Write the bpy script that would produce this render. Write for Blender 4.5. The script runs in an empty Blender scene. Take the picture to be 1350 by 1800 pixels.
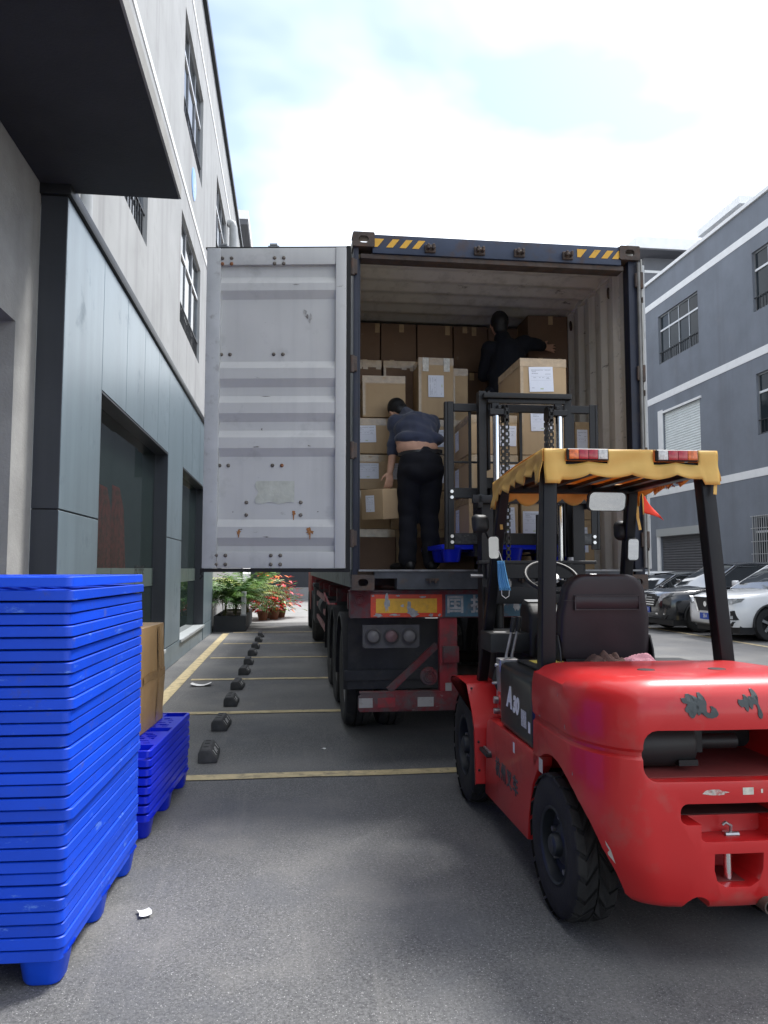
import bpy, bmesh, math, random
from mathutils import Vector, Matrix, Euler

R = math.radians
random.seed(11)
sc = bpy.context.scene
COL = sc.collection

# ------------------------------------------------------------------ camera
cam = bpy.data.cameras.new('camera')
cam.sensor_fit = 'VERTICAL'
cam.sensor_height = 36.0
cam.lens = 27.0
cam.clip_end = 600.0
camo = bpy.data.objects.new('camera', cam)
COL.objects.link(camo)
camo.location = (0, 0, 1.55)
camo.rotation_euler = (R(90) + math.atan(100 / 1350), 0, -math.atan(165 / 1350))
sc.camera = camo

# ------------------------------------------------------------------ sky and sun
SUN_EL, SUN_AZ = R(60), R(54)          # azimuth measured from +Y towards +X
world = bpy.data.worlds.new('World')
sc.world = world
world.use_nodes = True
wn, wl = world.node_tree.nodes, world.node_tree.links
for n in list(wn):
    wn.remove(n)
w_out = wn.new('ShaderNodeOutputWorld')
w_bg = wn.new('ShaderNodeBackground')
w_bg.inputs['Strength'].default_value = 0.124
sky = wn.new('ShaderNodeTexSky')
sky.sky_type = 'NISHITA'
sky.sun_disc = False
sky.sun_elevation = SUN_EL
sky.sun_rotation = SUN_AZ
sky.air_density = 1.0
sky.dust_density = 1.2
sky.ozone_density = 1.5
# thin broken cloud over the whole dome
tc = wn.new('ShaderNodeTexCoord')
mp = wn.new('ShaderNodeMapping')
mp.inputs['Scale'].default_value = (1.0, 1.0, 1.9)
mp.inputs['Location'].default_value = (-2.9455, -2.7196, -0.638)
wl.new(tc.outputs['Generated'], mp.inputs['Vector'])
cn = wn.new('ShaderNodeTexNoise')
cn.inputs['Scale'].default_value = 1.5
cn.inputs['Detail'].default_value = 5.0
cn.inputs['Roughness'].default_value = 0.46
cn.inputs['Distortion'].default_value = 0.25
wl.new(mp.outputs['Vector'], cn.inputs['Vector'])
cr = wn.new('ShaderNodeValToRGB')
cr.color_ramp.elements[0].position = 0.36
cr.color_ramp.elements[0].color = (0.06, 0.06, 0.06, 1)
cr.color_ramp.elements[1].position = 0.66
cr.color_ramp.elements[1].color = (0.95, 0.95, 0.95, 1)
wl.new(cn.outputs['Fac'], cr.inputs['Fac'])
cmix = wn.new('ShaderNodeMix')
cmix.data_type = 'RGBA'
wl.new(cr.outputs['Color'], cmix.inputs['Factor'])
wl.new(sky.outputs['Color'], cmix.inputs['A'])
cmix.inputs['B'].default_value = (10.8, 11.0, 11.2, 1)
wl.new(cmix.outputs['Result'], w_bg.inputs['Color'])
wl.new(w_bg.outputs['Background'], w_out.inputs['Surface'])

sun = bpy.data.lights.new('sun', 'SUN')
sun.energy = 2.5
sun.angle = R(13.0)
sun.color = (1.0, 0.98, 0.95)
suno = bpy.data.objects.new('sun', sun)
COL.objects.link(suno)
sd = Vector((math.sin(SUN_AZ) * math.cos(SUN_EL), math.cos(SUN_AZ) * math.cos(SUN_EL), math.sin(SUN_EL)))
suno.rotation_euler = sd.to_track_quat('Z', 'Y').to_euler()
suno.location = (6, 4, 25)

sc.view_settings.view_transform = 'Standard'
sc.view_settings.look = 'None'
sc.view_settings.gamma = 1.0
sc.view_settings.exposure = 1.05
sc.view_settings.use_curve_mapping = False
sc.render.engine = 'CYCLES'
sc.cycles.max_bounces = 8
sc.cycles.use_denoising = True

# ------------------------------------------------------------------ materials
MATS = {}
def M(name, col=(.5, .5, .5), rough=.5, metal=0., var=None, bump=None, dirt=None, streak=None,
      scuff=None, coat=0., spec=.5, alpha=1., trans=0., ior=1.45, emit=None, coord='Object', rnd=0., sheen=0.):
    """procedural Principled material. var=(scale, amount); bump=(scale, strength, detail);
    dirt=(colour, scale, threshold, amount); streak=(colour, scale, amount); scuff=(colour, scale, threshold)"""
    if name in MATS:
        return MATS[name]
    m = bpy.data.materials.new(name)
    m.use_nodes = True
    nt = m.node_tree
    N, L = nt.nodes, nt.links
    b = N['Principled BSDF']
    b.inputs['Roughness'].default_value = rough
    b.inputs['Metallic'].default_value = metal
    b.inputs['Specular IOR Level'].default_value = spec
    b.inputs['IOR'].default_value = ior
    if coat:
        b.inputs['Coat Weight'].default_value = coat
        b.inputs['Coat Roughness'].default_value = .10
    if trans:
        b.inputs['Transmission Weight'].default_value = trans
    if alpha < 1:
        b.inputs['Alpha'].default_value = alpha
    if sheen:
        b.inputs['Sheen Weight'].default_value = sheen
    if emit:
        b.inputs['Emission Color'].default_value = (*emit[0], 1)
        b.inputs['Emission Strength'].default_value = emit[1]
    t = N.new('ShaderNodeTexCoord')
    vec = t.outputs[coord]
    if rnd:                                            # shift the pattern from copy to copy
        oi0 = N.new('ShaderNodeObjectInfo')
        ml = N.new('ShaderNodeMath')
        ml.operation = 'MULTIPLY'
        ml.inputs[1].default_value = 41.0
        L.new(oi0.outputs['Random'], ml.inputs[0])
        va = N.new('ShaderNodeVectorMath')
        va.operation = 'ADD'
        L.new(vec, va.inputs[0])
        L.new(ml.outputs[0], va.inputs[1])
        vec = va.outputs[0]
    def noise(scale, detail=4, rough_=.55, sc3=None):
        n = N.new('ShaderNodeTexNoise')
        n.inputs['Scale'].default_value = scale
        n.inputs['Detail'].default_value = detail
        n.inputs['Roughness'].default_value = rough_
        if sc3:
            mm = N.new('ShaderNodeMapping')
            mm.inputs['Scale'].default_value = sc3
            L.new(vec, mm.inputs['Vector'])
            L.new(mm.outputs['Vector'], n.inputs['Vector'])
        else:
            L.new(vec, n.inputs['Vector'])
        return n.outputs['Fac']
    def rng(sock, a, c, lo=0., hi=1.):
        r = N.new('ShaderNodeMapRange')
        r.inputs['From Min'].default_value = a
        r.inputs['From Max'].default_value = c
        r.inputs['To Min'].default_value = lo
        r.inputs['To Max'].default_value = hi
        L.new(sock, r.inputs['Value'])
        return r.outputs['Result']
    def mix(fac, a, bcol):
        x = N.new('ShaderNodeMix')
        x.data_type = 'RGBA'
        L.new(fac, x.inputs['Factor'])
        if isinstance(a, tuple):
            x.inputs['A'].default_value = (*a[:3], 1)
        else:
            L.new(a, x.inputs['A'])
        x.inputs['B'].default_value = (*bcol[:3], 1)
        return x.outputs['Result']
    c = None
    if var:
        lo = tuple(v * (1 - var[1]) for v in col)
        hi = tuple(min(1, v * (1 + var[1])) for v in col)
        c = mix(rng(noise(var[0], 6, .6), .3, .7), lo, hi)
    if rnd:
        oi = N.new('ShaderNodeObjectInfo')
        hs = N.new('ShaderNodeHueSaturation')
        L.new(rng(oi.outputs['Random'], 0, 1, 1 - rnd, 1 + rnd), hs.inputs['Value'])
        if c is None:
            hs.inputs['Color'].default_value = (*col, 1)
        else:
            L.new(c, hs.inputs['Color'])
        c = hs.outputs['Color']
    rsock = None
    for ex in (streak, ):
        if ex:
            c = mix(rng(noise(ex[1], 5, .6, (1, 1, .06)), .5, .75, 0, ex[2]), c if c is not None else col, ex[0])
    if dirt:
        f = rng(noise(dirt[1], 8, .65), dirt[2], dirt[2] + .15, 0, dirt[3])
        c = mix(f, c if c is not None else col, dirt[0])
        rsock = rng(f, 0, 1, rough, min(1, rough + .35))
    if scuff:
        f = rng(noise(scuff[1], 10, .75, (1, 1, 3)), scuff[2], scuff[2] + .05, 0, .85)
        c = mix(f, c if c is not None else col, scuff[0])
    if c is None:
        b.inputs['Base Color'].default_value = (*col, 1)
    else:
        L.new(c, b.inputs['Base Color'])
    if rsock:
        L.new(rsock, b.inputs['Roughness'])
    if bump:
        bn = N.new('ShaderNodeBump')
        bn.inputs['Strength'].default_value = bump[1]
        bn.inputs['Distance'].default_value = bump[3] if len(bump) > 3 else .01
        L.new(noise(bump[0], bump[2] if len(bump) > 2 else 4, .6), bn.inputs['Height'])
        L.new(bn.outputs['Normal'], b.inputs['Normal'])
    m.diffuse_color = (*col, 1)
    MATS[name] = m
    return m

# ------------------------------------------------------------------ mesh helpers
class MB:
    def __init__(s):
        s.v, s.f, s.m, s.mi = [], [], [], 0
    def add(s, vs, fs, T=None):
        o = len(s.v)
        s.v += [tuple(T @ Vector(v)) if T is not None else tuple(v) for v in vs]
        s.f += [tuple(i + o for i in f) for f in fs]
        s.m += [s.mi] * len(fs)
        return s
    def box(s, x0, x1, y0, y1, z0, z1, T=None):
        return s.add([(x0, y0, z0), (x1, y0, z0), (x1, y1, z0), (x0, y1, z0), (x0, y0, z1), (x1, y0, z1), (x1, y1, z1), (x0, y1, z1)],
                     [(3, 2, 1, 0), (4, 5, 6, 7), (0, 1, 5, 4), (1, 2, 6, 5), (2, 3, 7, 6), (3, 0, 4, 7)], T)
    def bar(s, p0, p1, w, h, up=(0, 0, 1)):
        p0, p1 = Vector(p0), Vector(p1)
        d = (p1 - p0).normalized()
        u = Vector(up)
        if abs(d.dot(u)) > .99:
            u = Vector((0, 1, 0))
        x = d.cross(u).normalized() * w / 2
        y = x.cross(d).normalized() * h / 2
        vs = [p + a * x + b * y for p in (p0, p1) for a, b in ((-1, -1), (1, -1), (1, 1), (-1, 1))]
        return s.add(vs, [(3, 2, 1, 0), (4, 5, 6, 7), (0, 1, 5, 4), (1, 2, 6, 5), (2, 3, 7, 6), (3, 0, 4, 7)])
    def cyl(s, p0, p1, r0, r1=None, n=16, T=None):
        r1 = r0 if r1 is None else r1
        p0, p1 = Vector(p0), Vector(p1)
        d = (p1 - p0).normalized()
        u = Vector((0, 0, 1)) if abs(d.z) < .9 else Vector((1, 0, 0))
        x = d.cross(u).normalized()
        y = d.cross(x)
        vs = []
        for p, r in ((p0, r0), (p1, r1)):
            for i in range(n):
                a = 2 * math.pi * i / n
                vs.append(p + (x * math.cos(a) + y * math.sin(a)) * r)
        fs = [(i, (i + 1) % n, n + (i + 1) % n, n + i) for i in range(n)]
        fs += [tuple(range(n))[::-1], tuple(range(n, 2 * n))]
        return s.add(vs, fs, T)
    def tube(s, pts, r, n=8, closed=False):
        pts = [Vector(p) for p in pts]
        rs = r if isinstance(r, (list, tuple)) else [r] * len(pts)
        k = len(pts)
        vs = []
        x = None
        for i, p in enumerate(pts):
            a = pts[(i - 1) % k] if (closed or i > 0) else p
            b = pts[(i + 1) % k] if (closed or i < k - 1) else p
            d = (b - a).normalized()
            if x is None:
                u = Vector((0, 0, 1)) if abs(d.z) < .9 else Vector((1, 0, 0))
                x = d.cross(u).normalized()
            else:
                x = (x - d * x.dot(d)).normalized()
            y = d.cross(x)
            for j in range(n):
                t = 2 * math.pi * j / n
                vs.append(p + (x * math.cos(t) + y * math.sin(t)) * rs[i])
        fs = []
        for i in range(k if closed else k - 1):
            i2 = (i + 1) % k
            for j in range(n):
                fs.append((i * n + j, i * n + (j + 1) % n, i2 * n + (j + 1) % n, i2 * n + j))
        if not closed:
            fs += [tuple(range(n))[::-1], tuple(range((k - 1) * n, k * n))]
        return s.add(vs, fs)
    def prism(s, poly, axis, a, b, T=None):
        """extrude a 2D polygon along axis: 'x' -> (y,z), 'y' -> (x,z), 'z' -> (x,y)"""
        n = len(poly)
        def P(t, q):
            return {'x': (t, q[0], q[1]), 'y': (q[0], t, q[1]), 'z': (q[0], q[1], t)}[axis]
        vs = [P(a, q) for q in poly] + [P(b, q) for q in poly]
        fs = [(i, (i + 1) % n, n + (i + 1) % n, n + i) for i in range(n)]
        fs += [tuple(range(n))[::-1], tuple(range(n, 2 * n))]
        return s.add(vs, fs, T)
    def sheet(s, pts, axis, a, b, closed=False):
        """ruled strip: open 2D polyline extruded along axis"""
        n = len(pts)
        def P(t, q):
            return {'x': (t, q[0], q[1]), 'y': (q[0], t, q[1]), 'z': (q[0], q[1], t)}[axis]
        vs = [P(a, q) for q in pts] + [P(b, q) for q in pts]
        return s.add(vs, [(i, (i + 1) % n, n + (i + 1) % n, n + i) for i in range(n if closed else n - 1)])
    def loft(s, rings, close=True, cap=True):
        n = len(rings[0])
        vs = [p for r in rings for p in r]
        fs = []
        for i in range(len(rings) - 1):
            for j in range(n if close else n - 1):
                fs.append((i * n + j, i * n + (j + 1) % n, (i + 1) * n + (j + 1) % n, (i + 1) * n + j))
        if cap:
            fs += [tuple(range(n))[::-1], tuple(range((len(rings) - 1) * n, len(rings) * n))]
        return s.add(vs, fs)
    def ball(s, c, rx, ry=None, rz=None, nu=12, nv=8, rot=None):
        ry = rx if ry is None else ry
        rz = rx if rz is None else rz
        c = Vector(c)
        vs, fs = [], []
        for i in range(nv + 1):
            th = math.pi * i / nv
            for j in range(nu):
                ph = 2 * math.pi * j / nu
                q = Vector((rx * math.sin(th) * math.cos(ph), ry * math.sin(th) * math.sin(ph), rz * math.cos(th)))
                vs.append(c + (rot @ q if rot is not None else q))
        for i in range(nv):
            for j in range(nu):
                fs.append((i * nu + j, (i + 1) * nu + j, (i + 1) * nu + (j + 1) % nu, i * nu + (j + 1) % nu))
        return s.add(vs, fs)
    def lathe(s, prof, axis='x', c=(0, 0, 0), n=32):
        """prof: (radius, along-axis)"""
        rings = []
        for r, t in prof:
            ring = []
            for i in range(n):
                a = 2 * math.pi * i / n
                u, w = r * math.cos(a), r * math.sin(a)
                p = {'x': (t, u, w), 'y': (u, t, w), 'z': (u, w, t)}[axis]
                ring.append((p[0] + c[0], p[1] + c[1], p[2] + c[2]))
            rings.append(ring)
        return s.loft(rings, True, False)
    def grid(s, fn, nu, nv):
        vs = [fn(i / nu, j / nv) for j in range(nv + 1) for i in range(nu + 1)]
        fs = [(j * (nu + 1) + i, j * (nu + 1) + i + 1, (j + 1) * (nu + 1) + i + 1, (j + 1) * (nu + 1) + i) for j in range(nv) for i in range(nu)]
        return s.add(vs, fs)
    def mesh(s, name, mats, bevel=0, seg=2, smooth=35, recalc=True, merge=0, shift=None):
        me = bpy.data.meshes.new(name)
        vs = s.v if shift is None else [(v[0] - shift[0], v[1] - shift[1], v[2] - shift[2]) for v in s.v]
        me.from_pydata(vs, [], s.f)
        for p, i in zip(me.polygons, s.m):
            p.material_index = i
        for m in (mats if isinstance(mats, (list, tuple)) else [mats]):
            me.materials.append(m)
        if bevel or recalc or merge:
            bm = bmesh.new()
            bm.from_mesh(me)
            if merge:
                bmesh.ops.remove_doubles(bm, verts=bm.verts, dist=merge)
            if recalc:
                bmesh.ops.recalc_face_normals(bm, faces=bm.faces)
            if bevel:
                es = [e for e in bm.edges if len(e.link_faces) == 2 and e.calc_face_angle(0) > R(30)]
                bmesh.ops.bevel(bm, geom=es, offset=bevel, offset_type='OFFSET', segments=seg, profile=.6, affect='EDGES', clamp_overlap=True)
            bm.to_mesh(me)
            bm.free()
        if smooth:
            me.polygons.foreach_set('use_smooth', [True] * len(me.polygons))
            me.set_sharp_from_angle(angle=R(smooth))
        return me
    def build(s, name, mats, parent=None, shift=None, **k):
        return link(name, s.mesh(name, mats, shift=shift, **k), parent)

def link(name, data, parent=None, loc=None):
    o = bpy.data.objects.new(name, data)
    COL.objects.link(o)
    if parent is not None:
        o.parent = parent
    if loc is not None:
        o.location = loc
    return o

def tag(o, label, cat, group=None, kind=None):
    if label:
        o['label'] = label
    if cat:
        o['category'] = cat
    if group:
        o['group'] = group
    if kind:
        o['kind'] = kind
    return o

def thing(name, label, cat, loc=(0, 0, 0), rotz=0, group=None):
    o = bpy.data.objects.new(name, None)
    o.empty_display_size = .1
    COL.objects.link(o)
    o.location = loc
    o.rotation_euler = (0, 0, rotz)
    return tag(o, label, cat, group)

def struct(name, mb, mat, parent=None, **k):
    o = mb.build(name, mat, parent, **k)
    if parent is None:
        o['kind'] = 'structure'
    return o

def copy_tree(o, parent=None):
    c = o.copy()
    COL.objects.link(c)
    c.parent = parent
    for ch in o.children:
        copy_tree(ch, c)
    return c

def text_mesh(body, size, extrude=.002, shear=0., bold=0.):
    cu = bpy.data.curves.new('txt', 'FONT')
    cu.body = body
    cu.size = size
    cu.extrude = extrude
    cu.shear = shear
    cu.offset = bold
    cu.align_x = 'CENTER'
    cu.align_y = 'CENTER'
    cu.resolution_u = 3
    o = bpy.data.objects.new('txt', cu)
    COL.objects.link(o)
    bpy.context.view_layer.update()
    me = bpy.data.meshes.new_from_object(o.evaluated_get(bpy.context.evaluated_depsgraph_get()))
    bpy.data.objects.remove(o)
    bpy.data.curves.remove(cu)
    return me

def text_obj(name, body, size, mat, parent, loc, rot, extrude=.002, shear=0., bold=0.):
    me = text_mesh(body, size, extrude, shear, bold)
    me.materials.clear()
    me.materials.append(mat)
    o = link(name, me, parent)
    o.location = loc
    o.rotation_euler = rot
    return o

def bake(o):
    """apply a temporary object's modifiers and return the mesh"""
    bpy.context.view_layer.update()
    me = bpy.data.meshes.new_from_object(o.evaluated_get(bpy.context.evaluated_depsgraph_get()))
    bpy.data.objects.remove(o)
    return me

def carve(mb, cutters, mat, bevel=.01, seg=2, name='carved'):
    """boolean-cut a closed MB with closed MBs, bevel, return mesh"""
    o = link('tmp', mb.mesh('tmp', mat, smooth=0))
    tmp = []
    for c in cutters:
        q = link('tmpc', c.mesh('tmpc', mat, smooth=0))
        tmp.append(q)
        d = o.modifiers.new('b', 'BOOLEAN')
        d.object = q
        d.operation = 'DIFFERENCE'
        d.solver = 'EXACT'
    me = bake(o)
    for q in tmp:
        bpy.data.objects.remove(q)
    if bevel:
        o = link('tmp', me)
        d = o.modifiers.new('v', 'BEVEL')
        d.width = bevel
        d.segments = seg
        d.limit_method = 'ANGLE'
        d.angle_limit = R(35)
        me = bake(o)
    me.polygons.foreach_set('use_smooth', [True] * len(me.polygons))
    me.set_sharp_from_angle(angle=R(40))
    me.name = name
    return me

def rrect(w, h, r, n=5, cx=0, cy=0):
    """rounded rectangle outline, counter-clockwise"""
    out = []
    for sx, sy, a0 in ((1, 1, 0), (-1, 1, 90), (-1, -1, 180), (1, -1, 270)):
        for i in range(n + 1):
            a = R(a0 + 90 * i / n)
            out.append((cx + sx * (w / 2 - r) + r * math.cos(a), cy + sy * (h / 2 - r) + r * math.sin(a)))
    return out

def ring_prism(mb, outer, inner, axis, a, b):
    """plate with a hole; outer and inner have the same number of points"""
    n = len(outer)
    def P(t, q):
        return {'x': (t, q[0], q[1]), 'y': (q[0], t, q[1]), 'z': (q[0], q[1], t)}[axis]
    vs = [P(a, q) for q in outer] + [P(a, q) for q in inner] + [P(b, q) for q in outer] + [P(b, q) for q in inner]
    fs = []
    for i in range(n):
        j = (i + 1) % n
        fs += [(i, j, n + j, n + i), (2 * n + i, 3 * n + i, 3 * n + j, 2 * n + j), (i, 2 * n + i, 2 * n + j, j), (n + i, n + j, 3 * n + j, 3 * n + i)]
    return mb.add(vs, fs)

# ================================================================== SETTING
def ground_material():
    m = bpy.data.materials.new('asphalt')
    m.use_nodes = True
    N, L = m.node_tree.nodes, m.node_tree.links
    b = N['Principled BSDF']
    t = N.new('ShaderNodeTexCoord')
    def noise(s, d=5, r=.6, sc3=None):
        n = N.new('ShaderNodeTexNoise')
        n.inputs['Scale'].default_value = s
        n.inputs['Detail'].default_value = d
        n.inputs['Roughness'].default_value = r
        if sc3:
            mm = N.new('ShaderNodeMapping')
            mm.inputs['Scale'].default_value = sc3
            mm.inputs['Rotation'].default_value = (0, 0, R(12))
            L.new(t.outputs['Object'], mm.inputs['Vector'])
            L.new(mm.outputs['Vector'], n.inputs['Vector'])
        else:
            L.new(t.outputs['Object'], n.inputs['Vector'])
        return n.outputs['Fac']
    def rng(s, a, c, lo=0., hi=1.):
        r = N.new('ShaderNodeMapRange')
        for k, v in (('From Min', a), ('From Max', c), ('To Min', lo), ('To Max', hi)):
            r.inputs[k].default_value = v
        L.new(s, r.inputs['Value'])
        return r.outputs['Result']
    def mix(f, a, c):
        x = N.new('ShaderNodeMix')
        x.data_type = 'RGBA'
        L.new(f, x.inputs['Factor'])
        for k, v in (('A', a), ('B', c)):
            if isinstance(v, tuple):
                x.inputs[k].default_value = (*v, 1)
            else:
                L.new(v, x.inputs[k])
        return x.outputs['Result']
    c = mix(rng(noise(70, 4, .75), .34, .66), (.052, .053, .055), (.160, .160, .160))
    for scl, amt in ((85, .8), (170, .7)):                     # stone faces in the worn binder
        vo = N.new('ShaderNodeTexVoronoi')
        vo.inputs['Scale'].default_value = scl
        L.new(t.outputs['Object'], vo.inputs['Vector'])
        c = mix(rng(vo.outputs['Distance'], .08, .26, amt, 0.), c, (.205, .204, .200))
    c = mix(rng(noise(150, 2, .5), .66, .70, 0, .9), c, (.46, .46, .45))
    c = mix(rng(noise(120, 2, .5), .30, .34, .8, 0), c, (.030, .030, .032))
    # dust brushed about by tyres, bluish worn patches, oil marks
    c = mix(rng(noise(.75, 7, .62), .46, .66, 0, .62), c, (.235, .228, .212))
    c = mix(rng(noise(1.1, 5, .6), .34, .50, .5, 0), c, (.088, .093, .104))
    c = mix(rng(noise(2.6, 6, .75, (2.4, .16, 1)), .55, .72, 0, .42), c, (.225, .218, .205))
    c = mix(rng(noise(1.9, 8, .72), .665, .73, 0, .5), c, (.040, .040, .041))
    c = mix(rng(noise(.16, 3, .5), .42, .64, 0, .35), c, (.080, .081, .085))
    L.new(c, b.inputs['Base Color'])
    L.new(rng(noise(3, 4), .3, .7, .72, .92), b.inputs['Roughness'])
    bp = N.new('ShaderNodeBump')
    bp.inputs['Strength'].default_value = .75
    bp.inputs['Distance'].default_value = .004
    L.new(noise(120, 3, .7), bp.inputs['Height'])
    L.new(bp.outputs['Normal'], b.inputs['Normal'])
    return m

g = MB().grid(lambda u, v: (-120 + 240 * u, -60 + 300 * v, .002 * math.sin(u * 47 + 1) * math.sin(v * 61) - .002), 60, 60)
struct('ground', g, ground_material(), recalc=False)

line_m = M('road_paint', (.50, .41, .235), .75, var=(9, .2), dirt=((.17, .155, .13), 8, .50, .7), scuff=((.10, .10, .10), 9, .62), bump=(90, .3), coord='Object')
LINE_Y = [5.95, 8.56, 11.12, 13.78, 16.35, 19.2]
for i, y in enumerate(LINE_Y):
    x1 = 2.9 if i == 0 else 3.2
    w = .145
    mb = MB().grid(lambda u, v: (-1.36 + (x1 + 1.36) * u, y + w * (v - .5) + .06 * (.5 - u) * .9 + .006 * math.sin(u * 23 + i), .0035), 24, 1)
    o = struct('parking_line', mb, line_m, recalc=False)
mb = MB().grid(lambda u, v: (-1.585 + .155 * u + .02 * (1 - v), 6.0 + 13.0 * v, .004), 1, 40)
struct('parking_line', mb, line_m, recalc=False)
# bays on the far side of the yard
mb = MB().grid(lambda u, v: (9.40 + .12 * u, 9 + 22 * v, .0035), 1, 20)
struct('parking_line', mb, line_m, recalc=False)
for k in range(8):
    y = 11.7 + 2.5 * k
    struct('parking_line', MB().grid(lambda u, v: (9.53 + 4.8 * u, y + .14 * v, .004), 8, 1), line_m, recalc=False)

# ------------------------------------------------------------------ left factory building
render_m = M('grey_render', (.36, .365, .365), .9, var=(.9, .10), bump=(60, .25), streak=((.235, .235, .235), 2.6, .75), dirt=((.30, .30, .30), 1.4, .55, .6))
conc_m = M('bare_concrete', (.32, .315, .30), .92, var=(2.2, .16), bump=(45, .4), streak=((.24, .235, .22), 4, .6), dirt=((.25, .245, .24), 3, .58, .5))
white_m = M('white_paint', (.78, .78, .77), .6, var=(3, .05), dirt=((.55, .54, .52), 5, .62, .4))
dark_m = M('dark_soffit_paint', (.034, .035, .041), .75, var=(1.1, .22), dirt=((.055, .055, .058), 1.6, .56, .6), bump=(50, .3))
clad_m = M('zinc_cladding', (.195, .25, .285), .36, metal=.2, var=(1.2, .07), streak=((.13, .17, .195), 3.0, .6), dirt=((.11, .145, .165), 1.8, .59, .5), bump=(3, .06, 3, .02))
reveal_m = M('charcoal_reveal_panel', (.055, .060, .070), .45, metal=.3, var=(1.5, .1), streak=((.08, .085, .09), 4, .4))
rim_m = M('charcoal_metal', (.022, .023, .026), .45, metal=.3, var=(4, .2))
glass_m = M('window_glass', (.020, .026, .031), .05, spec=.22, ior=1.35, var=(.6, .3), bump=(.9, .03, 1, .02))
frost_m = M('frosted_band', (.34, .38, .36), .5)
alu_m = M('grey_aluminium', (.30, .31, .32), .4, metal=.6, var=(8, .1))
whitebar_m = M('white_aluminium', (.68, .69, .70), .4)
blackbar_m = M('black_iron', (.020, .020, .022), .5)

def holed_wall(mb, X, y0, y1, z0, z1, holes, depth, inward):
    """vertical wall in the plane x=X with rectangular openings (ya, yb, za, zb) and their reveals"""
    ys = sorted({y0, y1, *[h[0] for h in holes], *[h[1] for h in holes]})
    zs = sorted({z0, z1, *[h[2] for h in holes], *[h[3] for h in holes]})
    for a, b in zip(ys, ys[1:]):
        for c, d in zip(zs, zs[1:]):
            if any(h[0] <= a and b <= h[1] and h[2] <= c and d <= h[3] for h in holes):
                continue
            mb.add([(X, a, c), (X, b, c), (X, b, d), (X, a, d)], [(0, 1, 2, 3)])
    Xi = X + inward * depth
    for (a, b, c, d) in holes:
        mb.add([(X, a, c), (X, b, c), (X, b, d), (X, a, d), (Xi, a, c), (Xi, b, c), (Xi, b, d), (Xi, a, d)],
               [(0, 4, 5, 1), (1, 5, 6, 2), (2, 6, 7, 3), (3, 7, 4, 0)])

def window(parent, X, ya, yb, za, zb, side, recess, cols=3, rail=True, shift=None, transom=.68):
    """aluminium window with one transom; side = +1 when the outside is towards +x"""
    xg = X - side * recess
    fr = MB()
    fw = .055
    x0, x1 = sorted((xg, xg + side * .06))
    fr.box(x0, x1, ya, yb, za, za + fw).box(x0, x1, ya, yb, zb - fw, zb)
    fr.box(x0, x1, ya, ya + fw, za + fw, zb - fw).box(x0, x1, yb - fw, yb, za + fw, zb - fw)
    zt = zb - transom
    w = (yb - ya) / cols
    ycuts = [ya + fw] + [ya + w * k for k in range(1, cols)] + [yb - fw]
    for yc in ycuts[1:-1]:
        fr.box(x0 + .002, x1 - .002, yc - fw / 2, yc + fw / 2, za + fw, zb - fw)
    f = fr.build('window', alu_m, parent, shift=shift, smooth=0)
    tr = MB().box(x0 - .004, x1 + .004, ya + fw, yb - fw, zt - .035, zt + .035)
    tr.build('transom', whitebar_m, f, shift=shift, smooth=0)
    for k in range(cols):
        a, b = ycuts[k] + (.03 if k else 0), ycuts[k + 1] - (.03 if k < cols - 1 else 0)
        for (c, d) in ((za + fw, zt - .036), (zt + .036, zb - fw)):
            tw = random.uniform(-.012, .012)
            p = MB()
            xm = (x0 + x1) / 2
            p.add([(xm + tw, a, c), (xm - tw, b, c), (xm - tw, b, d), (xm + tw, a, d), (xm + tw - side * .01, a, c), (xm - tw - side * .01, b, c), (xm - tw - side * .01, b, d), (xm + tw - side * .01, a, d)],
                  [(0, 1, 2, 3), (4, 5, 6, 7), (0, 1, 5, 4), (2, 3, 7, 6), (1, 2, 6, 5), (0, 3, 7, 4)])
            p.build('pane', glass_m, f, shift=shift, smooth=0)
    if rail:
        r = MB()
        xr = X - side * .05
        for k in range(int((yb - ya) / .17)):
            y = ya + .08 + .17 * k
            r.box(xr - .009, xr + .009, y - .009, y + .009, za + .03, za + .46)
        r.box(xr - .014, xr + .014, ya, yb, za + .46, za + .485).box(xr - .014, xr + .014, ya, yb, za + .01, za + .03)
        r.build('window_rail', blackbar_m, f, shift=shift, smooth=0)
    return f

LB = thing('factory_building', 'light grey rendered factory building with zinc clad ground floor and dark canopy', 'building', (-2.1, 8, 0))
LBo = (-2.1, 8, 0)
XU = -2.1
wins = []
for (za, zb) in ((6.2, 8.38), (10.33, 12.44)):
    for (ya, yb) in ((8.05, 11.15), (14.5, 17.58), (20.9, 24.0), (27.3, 30.4)):
        wins.append((ya, yb, za, zb))
mb = MB()
holed_wall(mb, XU, -6, 34, 4.60, 14.55, wins, .125, -1)
mb.add([(XU, 34, 0), (-14, 34, 0), (-14, 34, 14.55), (XU, 34, 14.55)], [(0, 1, 2, 3)])
mb.add([(XU, 19.2, 0), (XU, 34, 0), (XU, 34, 4.60), (XU, 19.2, 4.60)], [(0, 1, 2, 3)])
mb.add([(XU, -6, 14.5), (XU, 34, 14.5), (-14, 34, 14.5), (-14, -6, 14.5)], [(0, 1, 2, 3)])
mb.build('wall', render_m, LB, shift=LBo, smooth=0, recalc=False)
for w in wins:
    window(LB, XU, w[0], w[1], w[2], w[3], +1, .115, 3, True, LBo)
for z, h in ((8.93, .125), (13.22, .12)):
    MB().box(XU, XU + .014, -6, 34, z, z + h).build('white_band', white_m, LB, shift=LBo, smooth=0)
MB().box(XU - .3, XU + .09, -6, 34.05, 14.55, 14.72).build('coping', rim_m, LB, shift=LBo, smooth=0)
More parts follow.
